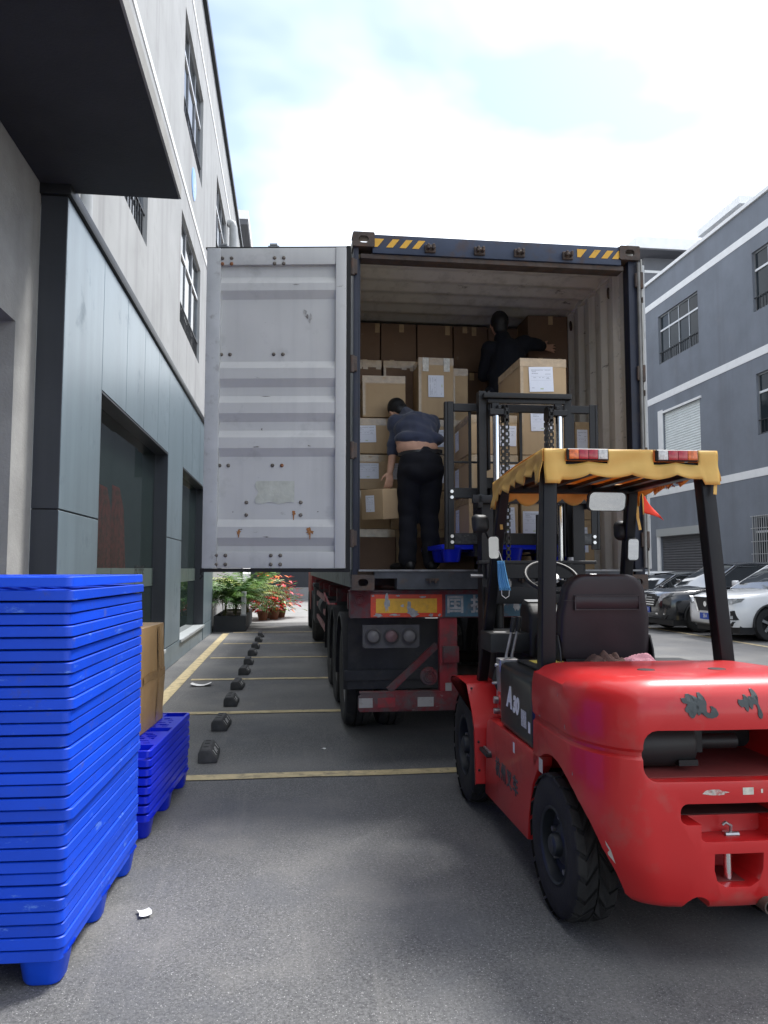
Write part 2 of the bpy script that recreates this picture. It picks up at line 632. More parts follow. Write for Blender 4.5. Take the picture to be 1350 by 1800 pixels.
MB().box(XU - .3, XU + .05, -6, 34.03, 14.722, 14.78).build('coping_cap', white_m, LB, shift=LBo, smooth=0)
# bare concrete bay under the canopy with its recessed steel shutter
mb = MB()
holed_wall(mb, -2.09, -6, 6.50, 0, 4.75, [(1.4, 6.02, 0, 3.43)], .22, -1)
mb.build('concrete_wall', conc_m, LB, shift=LBo, smooth=0, recalc=False)
shut = M('plum_grey_shutter', (.085, .083, .098), .7, var=(3, .15), bump=(70, .5))
mb = MB().box(-2.34, -2.30, 1.4, 6.02, 0, 3.43)
mb.build('recessed_shutter', shut, LB, shift=LBo, smooth=0)
# canopy slab
mb = MB().box(-2.088, -.985, -6, 6.62, 4.75, 4.86)
can = mb.build('canopy', [dark_m], LB, shift=LBo, smooth=0)
mb = MB().box(-.984, -.966, -6, 6.62, 4.752, 4.875).box(-2.088, -.97, -6, 6.60, 4.862, 4.875)
mb.build('canopy_fascia', conc_m, can, shift=LBo, smooth=0)
# zinc cladding box: panels are single sheets with open joints
CX = -1.87
bk = MB()
for (a, b, c, d) in ((6.53, 7.80, .0, 4.66), (7.80, 12.02, 3.36, 4.66), (12.04, 13.62, 0, 4.66), (13.62, 17.25, 3.36, 4.66), (17.27, 19.2, 0, 4.66)):
    bk.box(-2.09, CX - .022, a, b, c, d)
bk.build('cladding_backing', rim_m, LB, shift=LBo, smooth=0)
def panel(y0, y1, z0, z1):
    g_ = .005
    MB().box(CX - .02, CX, y0 + g_, y1 - g_, z0 + g_, z1 - g_).build('cladding_panel', clad_m, LB, shift=LBo, bevel=.003, seg=1)
for (a, b) in ((6.50, 7.80), (12.03, 13.64), (17.26, 19.2)):
    panel(a, b, 2.035, 4.66)
    panel(a, b, .34, 2.03)
    panel(a, b, .0, .335)
for a, b in zip((7.80, 8.93, 10.0, 11.05, 12.03), (8.93, 10.0, 11.05, 12.03)):
    panel(a, b, 3.32, 4.66)
for a, b in zip((13.64, 14.88, 16.15, 17.26), (14.88, 16.15, 17.26)):
    panel(a, b, 3.32, 4.66)
# end face of the cladding towards the camera, two sheets
for z0, z1 in ((.0, 2.03), (2.035, 4.66)):
    MB().box(-2.085, CX - .003, 6.495, 6.528, z0 + .004, z1).build('cladding_end_panel', reveal_m, LB, shift=LBo, bevel=.003, seg=1)
MB().box(-2.1, CX + .03, 6.46, 19.25, 4.665, 4.775).build('cladding_rim', rim_m, LB, shift=LBo, bevel=.01)
# shopfront windows with reveals
fglass = M('shopfront_glass', (.022, .034, .032), .012, spec=1.0, ior=2.3, bump=(.5, .02, 1, .02))
for (a, b, zs) in ((7.80, 12.03, .335), (13.64, 17.26, .335)):
    sf = MB()
    sf.box(-2.07, CX - .004, b - .022, b - .001, zs, 3.318).box(-2.07, CX - .004, a + .001, a + .022, zs, 3.318).box(-2.07, CX - .004, a + .022, b - .022, 3.30, 3.318)
    shop = sf.build('shopfront_window', reveal_m, LB, shift=LBo, smooth=0)
    MB().box(-2.2, CX + .03, a + .002, b - .002, zs - .05, zs + .005).build('sill', M('pale_stone_sill', (.42, .45, .46), .35, var=(5, .1)), shop, shift=LBo, bevel=.006)
    MB().box(-2.08, CX - .012, a + .002, b - .002, 0, zs - .051).build('plinth_panel', clad_m, shop, shift=LBo, smooth=0)
    n = 3
    for k in range(n):
        y0, y1 = a + .03 + (b - a - .06) * k / n, a + .03 + (b - a - .06) * (k + 1) / n
        tw = (.004, -.005, .003)[k]
        pn = MB().add([(-2.06 + tw, y0 + .004, zs), (-2.06 - tw, y1 - .004, zs), (-2.06 - tw, y1 - .004, 3.3), (-2.06 + tw, y0 + .004, 3.3),
                       (-2.07 + tw, y0 + .004, zs), (-2.07 - tw, y1 - .004, zs), (-2.07 - tw, y1 - .004, 3.3), (-2.07 + tw, y0 + .004, 3.3)],
                      [(0, 1, 2, 3), (4, 5, 6, 7), (0, 1, 5, 4), (2, 3, 7, 6), (1, 2, 6, 5), (0, 3, 7, 4)])
        pn.build('pane', fglass, shop, shift=LBo, smooth=0)
        MB().box(-2.054, -2.052, y0 + .01, y1 - .01, 1.30, 1.56).build('frosted_strip', M('frosted_strip_film', (.10, .13, .12), .35), shop, shift=LBo, smooth=0)
o = text_obj('shopfront_lettering', 'HO HHE', .17, rim_m, LB, (-2.051 + 2.1, 10.9 - 8, 1.53), (R(90), 0, R(90)), .0005)
# rainwater pipes
pipe_m = M('grey_pvc_pipe', (.40, .41, .41), .5, var=(6, .1))
MB().cyl((-2.02, 7.62, 4.78), (-2.02, 7.62, 8.9), .058, n=18).build('rain_pipe', pipe_m, LB, shift=LBo)
MB().tube([(-2.1, 24.4, 12.62), (-2.02, 24.4, 12.66), (-1.93, 24.4, 12.62), (-1.90, 24.4, 12.5), (-1.90, 24.4, 12.2), (-1.90, 24.4, 9.0)], .13, 14).build('rain_pipe', pipe_m, LB, shift=LBo)
# blue round plate
sg = thing('round_sign', 'small round pale blue sign plate fixed high on the light grey wall', 'sign', (XU, 16.1, 9.68))
MB().lathe([(0, .02), (.30, .02), (.33, .012), (.33, 0), (0, 0)], 'x', n=32).build('plate', M('sky_blue_enamel', (.20, .40, .78), .3), sg)
MB().box(.021, .024, -.03, .03, -.16, .16).box(.021, .024, .03, .12, -.02, .04).build('emblem', white_m, sg, smooth=0)

# ------------------------------------------------------------------ building beyond, left
FB = thing('office_building', 'far building with overhanging pale roof slab rising behind the light grey wall', 'building', (-6, 37, 0))
FBo = (-6, 37, 0)
fm = M('far_render', (.20, .205, .22), .9, var=(.6, .1), streak=((.14, .14, .15), 2, .4))
MB().box(-12, -2.75, 35.5, 46, 0, 17.0).build('wall', fm, FB, shift=FBo, smooth=0)
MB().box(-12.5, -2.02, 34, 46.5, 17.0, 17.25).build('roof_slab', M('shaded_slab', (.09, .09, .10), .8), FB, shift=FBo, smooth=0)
MB().box(-12.6, -2.0, 33.98, 46.6, 17.252, 17.66).build('roof_fascia', white_m, FB, shift=FBo, smooth=0)
MB().box(-2.75, -2.6, 35.4, 35.9, 14, 17.0).build('pier', white_m, FB, shift=FBo, smooth=0)

# ------------------------------------------------------------------ building closing the street
EB = thing('warehouse_building', 'dark grey building closing the far end of the yard behind the trailer', 'building', (4, 42, 0))
EBo = (4, 42, 0)
MB().box(-2.0, 15.0, 40, 48, .6, 11).build('wall', M('slate_render', (.075, .08, .09), .9, var=(.8, .12)), EB, shift=EBo, smooth=0)
MB().box(-2.02, 15.02, 39.97, 48, 0, .6).build('plinth', M('pale_plinth', (.40, .40, .40), .85, var=(2, .1)), EB, shift=EBo, smooth=0)
MB().box(-2.05, 15.05, 39.95, 48, 11, 11.25).build('coping', white_m, EB, shift=EBo, smooth=0)
mb = MB()
for k in range(5):
    mb.box(-.6 + 3 * k, 1.2 + 3 * k, 39.96, 40.0, 6.2, 8.0)
    mb.build('window', glass_m, EB, shift=EBo, smooth=0)
    mb = MB()

# ------------------------------------------------------------------ right building
RB = thing('slate_building', 'slate grey three storey building with white bands behind the parked cars', 'building', (15, 24, 0))
RBo = (15, 24, 0)
slate_m = M('slate_paint', (.178, .196, .225), .85, var=(.7, .12), bump=(60, .2), streak=((.135, .14, .158), 1.6, .5), dirt=((.22, .226, .245), .9, .58, .5))
rw = []
for k in range(-3, 2):
    y0 = 19.85 + 6.5 * k
    for (za, zb) in ((5.87, 7.87), (9.92, 11.92)):
        if k == 1 and za < 8:
            continue
        rw.append((y0, y0 + 3.1, za, zb))
holes = rw + [(26.42, 29.25, 5.02, 7.84), (26.3, 29.7, 0, 3.15), (20.3, 23.4, 1.62, 3.25)]
mb = MB()
holed_wall(mb, 15.0, 0, 36, 0, 13.55, holes, .15, +1)
mb.add([(15, 0, 0), (28, 0, 0), (28, 0, 13.55), (15, 0, 13.55)], [(0, 1, 2, 3)])
mb.add([(15, 36, 0), (28, 36, 0), (28, 36, 13.55), (15, 36, 13.55)], [(0, 1, 2, 3)])
mb.add([(15, 0, 13.5), (28, 0, 13.5), (28, 36, 13.5), (15, 36, 13.5)], [(0, 1, 2, 3)])
mb.build('wall', slate_m, RB, shift=RBo, smooth=0, recalc=False)
for w in rw:
    window(RB, 15.0, *w, -1, .13, 4, True, RBo, transom=.62)
for z, h in ((4.52, .26), (8.40, .27), (12.42, .26)):
    MB().box(14.986, 15.0, 0, 36, z, z + h).build('white_band', white_m, RB, shift=RBo, smooth=0)
MB().box(14.93, 15.25, -.05, 36.05, 13.55, 13.68).build('coping', white_m, RB, shift=RBo, smooth=0)
shutm = M('pale_shutter', (.72, .76, .75), .5, var=(3, .06))
def shutter(parent, y0, y1, z0, z1, mat, name='roller_shutter'):
    pts, z = [], z0
    while z < z1 - .01:
        pts += [(15.10, z), (15.075, z + .03), (15.075, z + .07), (15.10, z + .095)]
        z += .1
    mb_ = MB()
    n = len(pts)
    vs = [(x, y0, min(zz, z1)) for x, zz in pts] + [(x, y1, min(zz, z1)) for x, zz in pts]
    mb_.add(vs, [(i, i + 1, n + i + 1, n + i) for i in range(n - 1)])
    return mb_.build(name, mat, parent, shift=RBo, smooth=20)
s1 = shutter(RB, 26.42, 29.25, 5.02, 7.84, shutm)
MB().box(14.96, 15.2, 29.252, 29.62, 4.95, 8.0).box(14.96, 15.2, 26.3, 29.25, 7.845, 7.93).build('shutter_frame', white_m, s1, shift=RBo, smooth=0)
s2 = shutter(RB, 26.3, 29.7, 0, 2.85, M('dark_shutter', (.10, .10, .105), .6, var=(3, .1)))
MB().box(14.9, 15.2, 26.2, 29.9, 2.86, 3.16).build('shutter_hood', M('pale_hood', (.36, .37, .36), .6), s2, shift=RBo, smooth=0)
MB().box(14.95, 15.2, 29.705, 29.95, 0, 3.15).build('shutter_frame', white_m, s2, shift=RBo, smooth=0)
gw = window(RB, 15.0, 20.3, 23.4, 1.62, 3.25, -1, .13, 4, False, RBo, transom=.5)
mb = MB()
for k in range(26):
    y = 20.36 + .118 * k
    mb.box(14.93, 14.95, y, y + .02, 1.6, 3.27)
for z in (1.62, 2.02, 2.42, 2.85, 3.24):
    mb.box(14.925, 14.955, 20.3, 23.42, z, z + .022)
mb.build('security_grille', M('pale_grille', (.50, .50, .50), .4, metal=.3), gw, shift=RBo, smooth=0)
# penthouse on the roof
ph = MB().box(17.4, 24, 26.9, 29.55, 13.5, 15.55).build('penthouse', M('penthouse_render', (.22, .225, .235), .9, var=(1, .1)), RB, shift=RBo, smooth=0)
MB().box(17.0, 24.4, 26.65, 29.75, 15.55, 15.86).build('penthouse_slab', white_m, ph, shift=RBo, smooth=0)
fl = thing('flood_light', 'small pale flood light bracketed to the slate wall above the white band', 'flood light', (14.98, 25.4, 4.85))
MB().box(-.12, -.05, -.17, .17, .05, .36, Matrix.Rotation(R(-25), 4, 'Y')).build('lamp_housing', alu_m, fl, bevel=.01)
MB().box(-.135, -.121, -.15, .15, .07, .34, Matrix.Rotation(R(-25), 4, 'Y')).build('lamp_glass', white_m, fl, smooth=0)
MB().bar((0, 0, -.05), (-.05, 0, .1), .03, .03).bar((-.01, 0, -.3), (-.01, 0, 0), .05, .03).build('bracket', alu_m, fl, smooth=0)
# second far building, right
F2 = thing('tower_building', 'grey far building with overhanging pale roof slab above the slate parapet', 'building', (22, 40, 0))
F2o = (22, 40, 0)
MB().box(18.0, 30, 36.6, 48, 0, 17.55).build('wall', M('mid_grey_render', (.15, .155, .17), .9, var=(.8, .1)), F2, shift=F2o, smooth=0)
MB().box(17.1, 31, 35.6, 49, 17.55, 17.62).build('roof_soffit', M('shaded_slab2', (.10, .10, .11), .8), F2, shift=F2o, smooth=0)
MB().box(17.08, 31.02, 35.58, 49, 17.622, 18.2).build('roof_slab', white_m, F2, shift=F2o, smooth=0)
MB().box(17.98, 30, 36.57, 36.6, 16.75, 16.88).build('white_band', white_m, F2, shift=F2o, smooth=0)
for k in range(3):
    f = MB().box(18.4 + 3 * k, 20.4 + 3 * k, 36.55, 36.6, 14.6, 16.3).build('window', white_m, F2, shift=F2o, smooth=0)
    MB().box(18.5 + 3 * k, 20.3 + 3 * k, 36.54, 36.549, 14.7, 16.2).build('pane', glass_m, f, shift=F2o, smooth=0)

# ================================================================== CONTAINER
navy_m = M('navy_container_paint', (.030, .042, .075), .55, var=(3, .25), dirt=((.085, .055, .040), 5, .53, .7), scuff=((.16, .15, .15), 9, .66))
rust_m = M('rusty_steel', (.075, .058, .050), .75, metal=.1, var=(9, .35), dirt=((.13, .075, .05), 12, .5, .6), bump=(60, .3))
post_m = M('dark_navy_post', (.012, .015, .030), .5, var=(3, .25), dirt=((.05, .042, .04), 6, .56, .6))
inner_m = M('container_inner_grey', (.60, .585, .55), .6, var=(2, .08), dirt=((.33, .31, .28), 4, .56, .6), scuff=((.10, .095, .09), 3.2, .62), streak=((.29, .28, .26), 9, .5))
door_m = M('door_grey_paint', (.475, .475, .465), .5, var=(1.6, .06), dirt=((.33, .33, .325), 3.5, .58, .6), scuff=((.20, .185, .17), 5, .665), streak=((.37, .37, .37), 8, .45))
doorframe_m = M('door_frame_worn', (.43, .44, .445), .55, var=(4, .10), dirt=((.24, .23, .22), 9, .56, .7), scuff=((.12, .11, .10), 14, .66))
gasket_m = M('rubber_gasket', (.008, .008, .009), .7)
bolt_m = M('dull_bolt', (.17, .15, .13), .45, metal=.7, var=(30, .4))
rustbolt_m = M('rusted_bolt', (.20, .085, .04), .8, var=(40, .4))
yel_m = M('hazard_yellow', (.66, .36, .035), .5, dirt=((.12, .09, .06), 14, .57, .8))
ply_m = M('container_plywood', (.090, .060, .040), .75, var=(5, .3), streak=((.05, .035, .025), 6, .4), bump=(40, .3))

CO = (0.485, 6.03, 1.383)
CT = thing('shipping_container', 'navy blue shipping container with open doors sitting on the red trailer', 'container', CO)
L0, L1 = 6.03, 18.2
X0, X1, Z0, Z1 = .485, 2.923, 1.383, 4.279

def corrug(t0, t1, pitch=.278, d=.036):
    out, t = [], t0
    while t < t1:
        for a, b in ((0, 0), (.07, 0), (.139, 1), (.209, 1)):
            if t + a < t1:
                out.append((t + a, b * d))
        t += pitch
    out.append((t1, 0))
    return out
# side walls: ribs run vertically
for nm, xa, sg_ in (('side_wall', .497, 1), ('side_wall', 2.911, -1)):
    mb = MB()
    pts = [(xa + sg_ * (.036 - q), t) for t, q in corrug(L0 + .18, L1 - .1)]
    mb.sheet(pts, 'z', Z0 + .16, Z1 - .08)
    mb.sheet([(x - sg_ * .003, y) for x, y in pts], 'z', Z0 + .16, Z1 - .08)
    mb.build(nm, [inner_m], CT, shift=CO, smooth=25, recalc=False)
    x0_, x1_ = sorted((xa - sg_ * .012, xa + sg_ * .05))
    MB().box(x0_, x1_, L0 + .12, L1 - .1, Z1 - .085, Z1 - .012).build('top_rail', inner_m, CT, shift=CO, bevel=.006)
    MB().box(x0_ - .002, x1_ + .002, L0 + .12, L1 - .1, Z0 + .02, Z0 + .163).build('bottom_rail', M('grey_green_rail', (.11, .12, .115), .6, var=(4, .2), dirt=((.06, .05, .04), 6, .55, .7)), CT, shift=CO, smooth=0)
# lashing rings near the top corner
lm = MB()
for y in (6.55, 7.5):
    lm.tube([(2.865 + .02 * math.cos(a), y + .03 * math.cos(a), 4.06 + .045 * math.sin(a)) for a in [i * math.pi / 6 for i in range(12)]], .008, 6, True)
    lm.build('lashing_ring', rust_m, CT, shift=CO)
    lm = MB()
# roof: ribs run across
mb = MB()
pts = [(t, Z1 - .075 + q) for t, q in corrug(L0 + .15, L1 - .1, .30, .032)]
mb.sheet(pts, 'x', X0 + .05, X1 - .05)
mb.sheet([(y, z + .003) for y, z in pts], 'x', X0 + .05, X1 - .05)
mb.build('roof', inner_m, CT, shift=CO, smooth=25, recalc=False)
mb = MB().box(X0 + .05, X1 - .05, L0 + .06, L1 - .1, 1.50, 1.535)
mb.build('floor', ply_m, CT, shift=CO, smooth=0)
for k in range(9):
    MB().box(X0 + .06, X1 - .06, 6.9 + 1.2 * k, 7.0 + 1.2 * k, 1.40, 1.498).build('floor_beam', rust_m, CT, shift=CO, smooth=0)
MB().box(X0 + .02, X1 - .02, L1 - .1, L1, Z0 + .02, Z1 - .02).build('end_wall', navy_m, CT, shift=CO, smooth=0)
# rear frame
MB().box(X0 + .006, .532, L0 + .02, L0 + .17, Z0 + .118, Z1 - .118).box(.533, .552, L0 + .075, L0 + .16, Z0 + .15, Z1 - .19).build('corner_post', post_m, CT, shift=CO, bevel=.005)
MB().box(2.832, X1 - .006, L0 + .03, L0 + .10, Z0 + .118, Z1 - .118).box(2.845, X1 - .006, L0 + .101, L0 + .17, Z0 + .118, Z1 - .118).build('corner_post', post_m, CT, shift=CO, bevel=.006)
hd = MB().box(X0 + .16, X1 - .16, L0 + .012, L0 + .15, 4.115, Z1 - .008).build('door_header', navy_m, CT, shift=CO, bevel=.006)
MB().box(.55, 2.79, L0 + .03, L0 + .16, 4.075, 4.113).build('header_lip', rust_m, CT, shift=CO, bevel=.004)
for xs in ((.655, .755, .865, .97), (2.375, 2.475, 2.585, 2.68)):
    for i, x in enumerate(xs):
        w, s = (.03 if i == 0 else .055), .055
        MB().add([(x, L0 + .0085, 4.165), (x + w, L0 + .0085, 4.165), (x + w + s, L0 + .0085, 4.235), (x + (s if i else 0), L0 + .0085, 4.235)], [(0, 1, 2, 3)]).build('hazard_stripe', yel_m, hd, shift=CO, smooth=0, recalc=False)
for x in (1.118, 1.533, 1.872, 2.289):
    MB().box(x - .045, x + .045, L0 - .012, L0 + .012, 4.135, 4.20).box(x - .03, x - .012, L0 - .06, L0 - .012, 4.15, 4.19).box(x + .012, x + .03, L0 - .06, L0 - .012, 4.15, 4.19).cyl((x - .035, L0 - .04, 4.165), (x + .035, L0 - .04, 4.165), .011, n=8).build('lock_keeper', rust_m, CT, shift=CO, bevel=.003, seg=1)
# corner castings with through holes
for xc, zc in ((X0 - .002, Z1 - .118), (X1 - .176, Z1 - .118), (X0 - .002, Z0), (X1 - .176, Z0)):
    mb = MB()
    cx, cz = xc + .089, zc + .06
    ring_prism(mb, rrect(.178, .122, .012, 5, cx, cz), rrect(.082, .056, .027, 5, cx, cz), 'y', L0 - .004, L0 + .03)
    mb.box(xc, xc + .178, L0 + .031, L0 + .162, zc - .001, zc + .012).box(xc, xc + .178, L0 + .031, L0 + .162, zc + .11, zc + .121)
    mb.build('corner_casting', rust_m, CT, shift=CO, smooth=30)
mb = MB().box(X0 + .177, .66, L0, L0 + .14, Z0 + .005, 1.53).box(.661, .84, L0, L0 + .14, 1.475, 1.53).box(.841, 2.56, L0, L0 + .14, Z0 + .005, 1.53).box(2.561, 2.74, L0, L0 + .14, 1.475, 1.53)
mb.build('door_sill', M('worn_sill', (.060, .064, .072), .6, metal=.2, var=(6, .3), dirt=((.12, .085, .065), 8, .55, .6), scuff=((.22, .22, .22), 12, .64)), CT, shift=CO, smooth=0)
MB().box(X0 + .05, X1 - .05, L0 - .012, L0 + .05, 1.5305, 1.545).build('sill_plate', M('scraped_steel', (.20, .20, .205), .5, metal=.5, var=(8, .3), dirt=((.09, .07, .06), 9, .5, .6)), CT, shift=CO, smooth=0)
for x in (1.12, 1.872):
    MB().box(x - .05, x + .05, L0 - .03, L0 - .001, 1.455, 1.475).box(x - .03, x - .015, L0 - .055, L0 - .031, 1.44, 1.475).box(x + .015, x + .03, L0 - .055, L0 - .031, 1.44, 1.475).build('lock_keeper', rust_m, CT, shift=CO, smooth=0)
# hinges on both posts
for z in (1.72, 2.42, 3.12, 3.92):
    MB().cyl((X0 - .004, L0 + .01, z), (X0 - .004, L0 + .01, z + .14), .02, n=10).box(X0 - .02, X0 + .035, L0 - .004, L0 + .02, z + .01, z + .13).build('hinge', rust_m, CT, shift=CO, bevel=.003, seg=1)
    MB().cyl((X1 + .012, L0 + .015, z), (X1 + .012, L0 + .015, z + .14), .021, n=10).box(X1 - .04, X1 + .02, L0 + .002, L0 + .026, z + .01, z + .13).build('hinge', rust_m, CT, shift=CO, bevel=.003, seg=1)
MB().cyl((X1 - .012, L0 + .005, 1.56), (X1 - .012, L0 + .005, 4.14), .0145, n=12).build('hinge_rod', M('grey_hinge_rod', (.20, .195, .185), .5, metal=.4, var=(5, .25)), CT, shift=CO)
# stencilled number running down the right inner wall
stn = M('stencil_white', (.56, .55, .52), .7)
for i, ch in enumerate('SEGU 593277 8'):
    if ch != ' ':
        text_obj('stencil_letter', ch, .145, stn, CT, (2.871 - CO[0], 6.335 - CO[1], 3.98 - .128 * i - CO[2]), (R(90), 0, R(-90)), .0006)

# left door, swung out towards the building
def door_matrix(hx, hy, ex, ey):
    d = Vector((ex - hx, ey - hy, 0))
    w = d.length
    d.normalize()
    n = Vector((-d.y, d.x, 0))
    return Matrix(((d.x, n.x, 0, hx - CO[0]), (d.y, n.y, 0, hy - CO[1]), (0, 0, 1, -CO[2]), (0, 0, 0, 1))), w
DT, DW = door_matrix(.455, 6.04, -.685, 6.20)
# in door space: u along the width from the hinge, +v towards the camera, z up
dz0, dz1 = 1.555, 4.135
prof = [(dz0 + .12, .0)]
for a, b in ((1.73, 1.94), (2.44, 2.65), (2.72, 2.93), (3.00, 3.21), (3.72, 3.905)):
    prof += [(a, 0), (a + .065, .034), (b - .06, .034), (b, 0)]
prof.append((dz1 - .13, 0))
mb = MB()
n = len(prof)
mb.add([(.09, v, z) for z, v in prof] + [(DW - .115, v, z) for z, v in prof], [(i, i + 1, n + i + 1, n + i) for i in range(n - 1)], DT)
dr = mb.build('door', door_m, CT, smooth=0, recalc=False)
MB().box(.012, DW - .005, -.028, -.006, dz0 + .01, dz1 - .01, DT).build('door_outer_skin', navy_m, dr, smooth=0)
MB().box(.02, .105, -.005, .045, dz0, dz1, DT).build('door_stile', door_m, dr, bevel=.008)
MB().box(DW - .118, DW - .004, -.005, .045, dz0, dz1, DT).build('door_stile', doorframe_m, dr, bevel=.008)
MB().box(.106, DW - .119, -.005, .034, dz0, dz0 + .128, DT).build('door_rail', door_m, dr, bevel=.004)
MB().box(.106, DW - .119, -.005, .034, dz1 - .138, dz1, DT).build('door_rail', door_m, dr, bevel=.004)
gk = MB().box(-.012, .019, -.03, .02, dz0 - .02, dz1 + .02, DT).box(-.01, DW + .012, -.03, .03, dz0 - .03, dz0 - .002, DT).box(.0, DW + .012, -.03, .02, dz1 + .002, dz1 + .016, DT)
gk.build('door_gasket', gasket_m, dr, smooth=0)
def bolt(u, z, v, m_=bolt_m, r=.0155):
    mb_ = MB()
    mb_.lathe([(0, .012), (r * .55, .011), (r * .9, .006), (r, 0)], 'y', n=12)
    for i, p in enumerate(mb_.v):
        mb_.v[i] = tuple(DT @ Vector((u + p[0], v + p[1], z + p[2])))
    mb_.build('bolt', m_, dr)
UL = lambda xpx: (592 - xpx) / (592 - 387) * (DW - .2) + .095
for y_, z_, v_ in ((452, 4.052, .034), (468, 3.985 + .02, .034)):
    for x_ in (392, 408, 483, 499):
        bolt(UL(x_), z_, v_, rustbolt_m if (x_ < 410 and z_ < 4.02) else bolt_m)
for z_ in (3.27, 2.37):
    for x_ in (391, 406, 482, 498):
        bolt(UL(x_), z_, 0, rustbolt_m if (z_ < 3 and x_ == 498) else bolt_m)
for z_ in (2.075, 1.975):
    for x_ in (438, 531):
        bolt(UL(x_), z_, 0)
for z_ in (1.655, 1.585):
    for x_ in (389, 405, 482, 498):
        bolt(UL(x_), z_, .034)
# old film patch, rust blooms, scrapes
film = M('yellowed_film', (.44, .45, .40), .25, var=(12, .12), bump=(14, .5, 3, .01))
mb = MB().grid(lambda u, v: tuple(DT @ Vector((UL(455) + (UL(520) - UL(455)) * u + .012 * math.sin(v * 9) * (u < .01), .0035 + .002 * math.sin(u * 14 + v * 9), 2.245 - .175 * v - (.008 * math.sin(u * 13) if v > .99 else 0)))), 14, 8)
mb.build('film_patch', film, dr, recalc=False)
rb = M('rust_bloom', (.30, .13, .045), .85, var=(60, .4))
for x_, z_, s_ in ((427, 1.835, .022), (548, 1.845, .028), (519, 1.99, .016)):
    mb = MB()
    pts = []
    for k in range(18):
        a = 2 * math.pi * k / 18
        rr = s_ * random.uniform(.35, 1.2)
        pts.append(DT @ Vector((UL(x_) + rr * math.cos(a), .0385 if z_ < 1.9 else .0035, z_ + rr * 1.2 * math.sin(a))))
    mb.add(pts, [tuple(range(18))])
    mb.build('rust_mark', rb, dr, smooth=0, recalc=False)
drp = MB()
for x_, z_, l_ in ((519, 1.985, .05), (548, 1.83, .05), (427, 1.82, .025)):
    v_ = .0388 if z_ < 1.9 else .0038
    drp.add([DT @ Vector(p) for p in ((UL(x_) - .006, v_, z_), (UL(x_) + .006, v_, z_), (UL(x_) + .003, v_, z_ - l_), (UL(x_) - .003, v_, z_ - l_))], [(0, 1, 2, 3)])
    drp.build('rust_mark', rb, dr, smooth=0, recalc=False)
    drp = MB()
# scratches and smudges
scm = M('scratch_grey', (.16, .15, .14), .7, var=(60, .4))
rs = random.Random(4)
for (x_, z_, w_, h_) in ((535, 3.62, .020, .035), (545, 3.56, .016, .045), (540, 3.58, .02, .02), (470, 2.925, .05, .004), (530, 3.20, .045, .006), (463, 2.66, .012, .012), (465, 1.79, .05, .006), (475, 1.80, .04, .005), (545, 2.52, .02, .01), (455, 2.515, .035, .006), (560, 2.0, .008, .01), (430, 1.86, .02, .006), (415, 2.0, .006, .006), (520, 3.83, .03, .004)):
    pts = []
    for k in range(12):
        a = 2 * math.pi * k / 12
        q = rs.uniform(.25, 1.1)
        pts.append(DT @ Vector((UL(x_) + w_ * q * math.cos(a), .0375 if any(a_ + .06 < z_ < b_ - .05 for a_, b_ in ((1.73, 1.94), (2.44, 2.65), (2.72, 2.93), (3.00, 3.21), (3.72, 3.905))) else .004, z_ + h_ * q * math.sin(a))))
    MB().add(pts, [tuple(range(12))]).build('scratch', scm if h_ < .03 else M('smudge_grey', (.30, .295, .285), .7, var=(40, .3)), dr, smooth=0, recalc=False)
# cam lock stubs above the top edge, lock rods on the outer side
for u in (.62, 1.03):
    mb = MB().box(u - .045, u + .045, -.055, -.025, dz1 + .03, dz1 + .045, DT).box(u - .03, u + .03, -.06, -.02, dz1 + .0465, dz1 + .062, DT).cyl((u, -.042, dz1 - .1), (u, -.042, dz1 + .03), .016, n=10, T=DT)
    mb.build('cam_lock', alu_m, dr, smooth=0)
    MB().cyl((u, -.05, dz0 - .03), (u, -.05, dz1 - .1), .016, n=10, T=DT).build('lock_rod', alu_m, dr)
# torn gasket end
MB().tube([DT @ Vector(p) for p in ((DW + .005, 0, dz0 - .02), (DW + .01, .02, dz0 - .045), (DW - .01, .03, dz0 - .06), (DW + .012, .03, dz0 - .085))], .007, 6).build('gasket_tail', gasket_m, dr)

# right door folded back along the side
mb = MB()
pr = corrug(6.16, 7.22, .30, .03)
mb.sheet([(2.985 + q, t) for t, q in pr], 'z', 1.56, 4.13)
rd = mb.build('door', navy_m, CT, shift=CO, smooth=25, recalc=False)
MB().box(2.955, 2.984, 6.10, 7.26, 1.555, 4.135).build('door_inner_skin', door_m, rd, shift=CO, smooth=0)
MB().box(2.956, 2.984, 6.075, 6.099, 1.55, 4.14).build('door_stile', doorframe_m, rd, shift=CO, bevel=.006)
MB().box(2.930, 2.9395, 6.065, 6.12, 1.55, 4.14).build('door_gasket', gasket_m, rd, shift=CO, smooth=0)
MB().cyl((2.9475, 6.06, 1.50), (2.9475, 6.06, 4.18), .0078, n=10).build('lock_rod', M('galvanised_rod', (.42, .41, .38), .5, metal=.5, var=(7, .2)), rd, shift=CO)
MB().cyl((3.05, 6.55, 1.42), (3.05, 6.55, 4.2), .017, n=10).build('lock_rod', MATS['galvanised_rod'], rd, shift=CO)
for z in (1.7, 2.3, 3.0, 3.8):
    MB().box(2.941, 2.955, 6.045, 6.074, z, z + .05).build('rod_bracket', rust_m, rd, shift=CO, bevel=.004, seg=1)

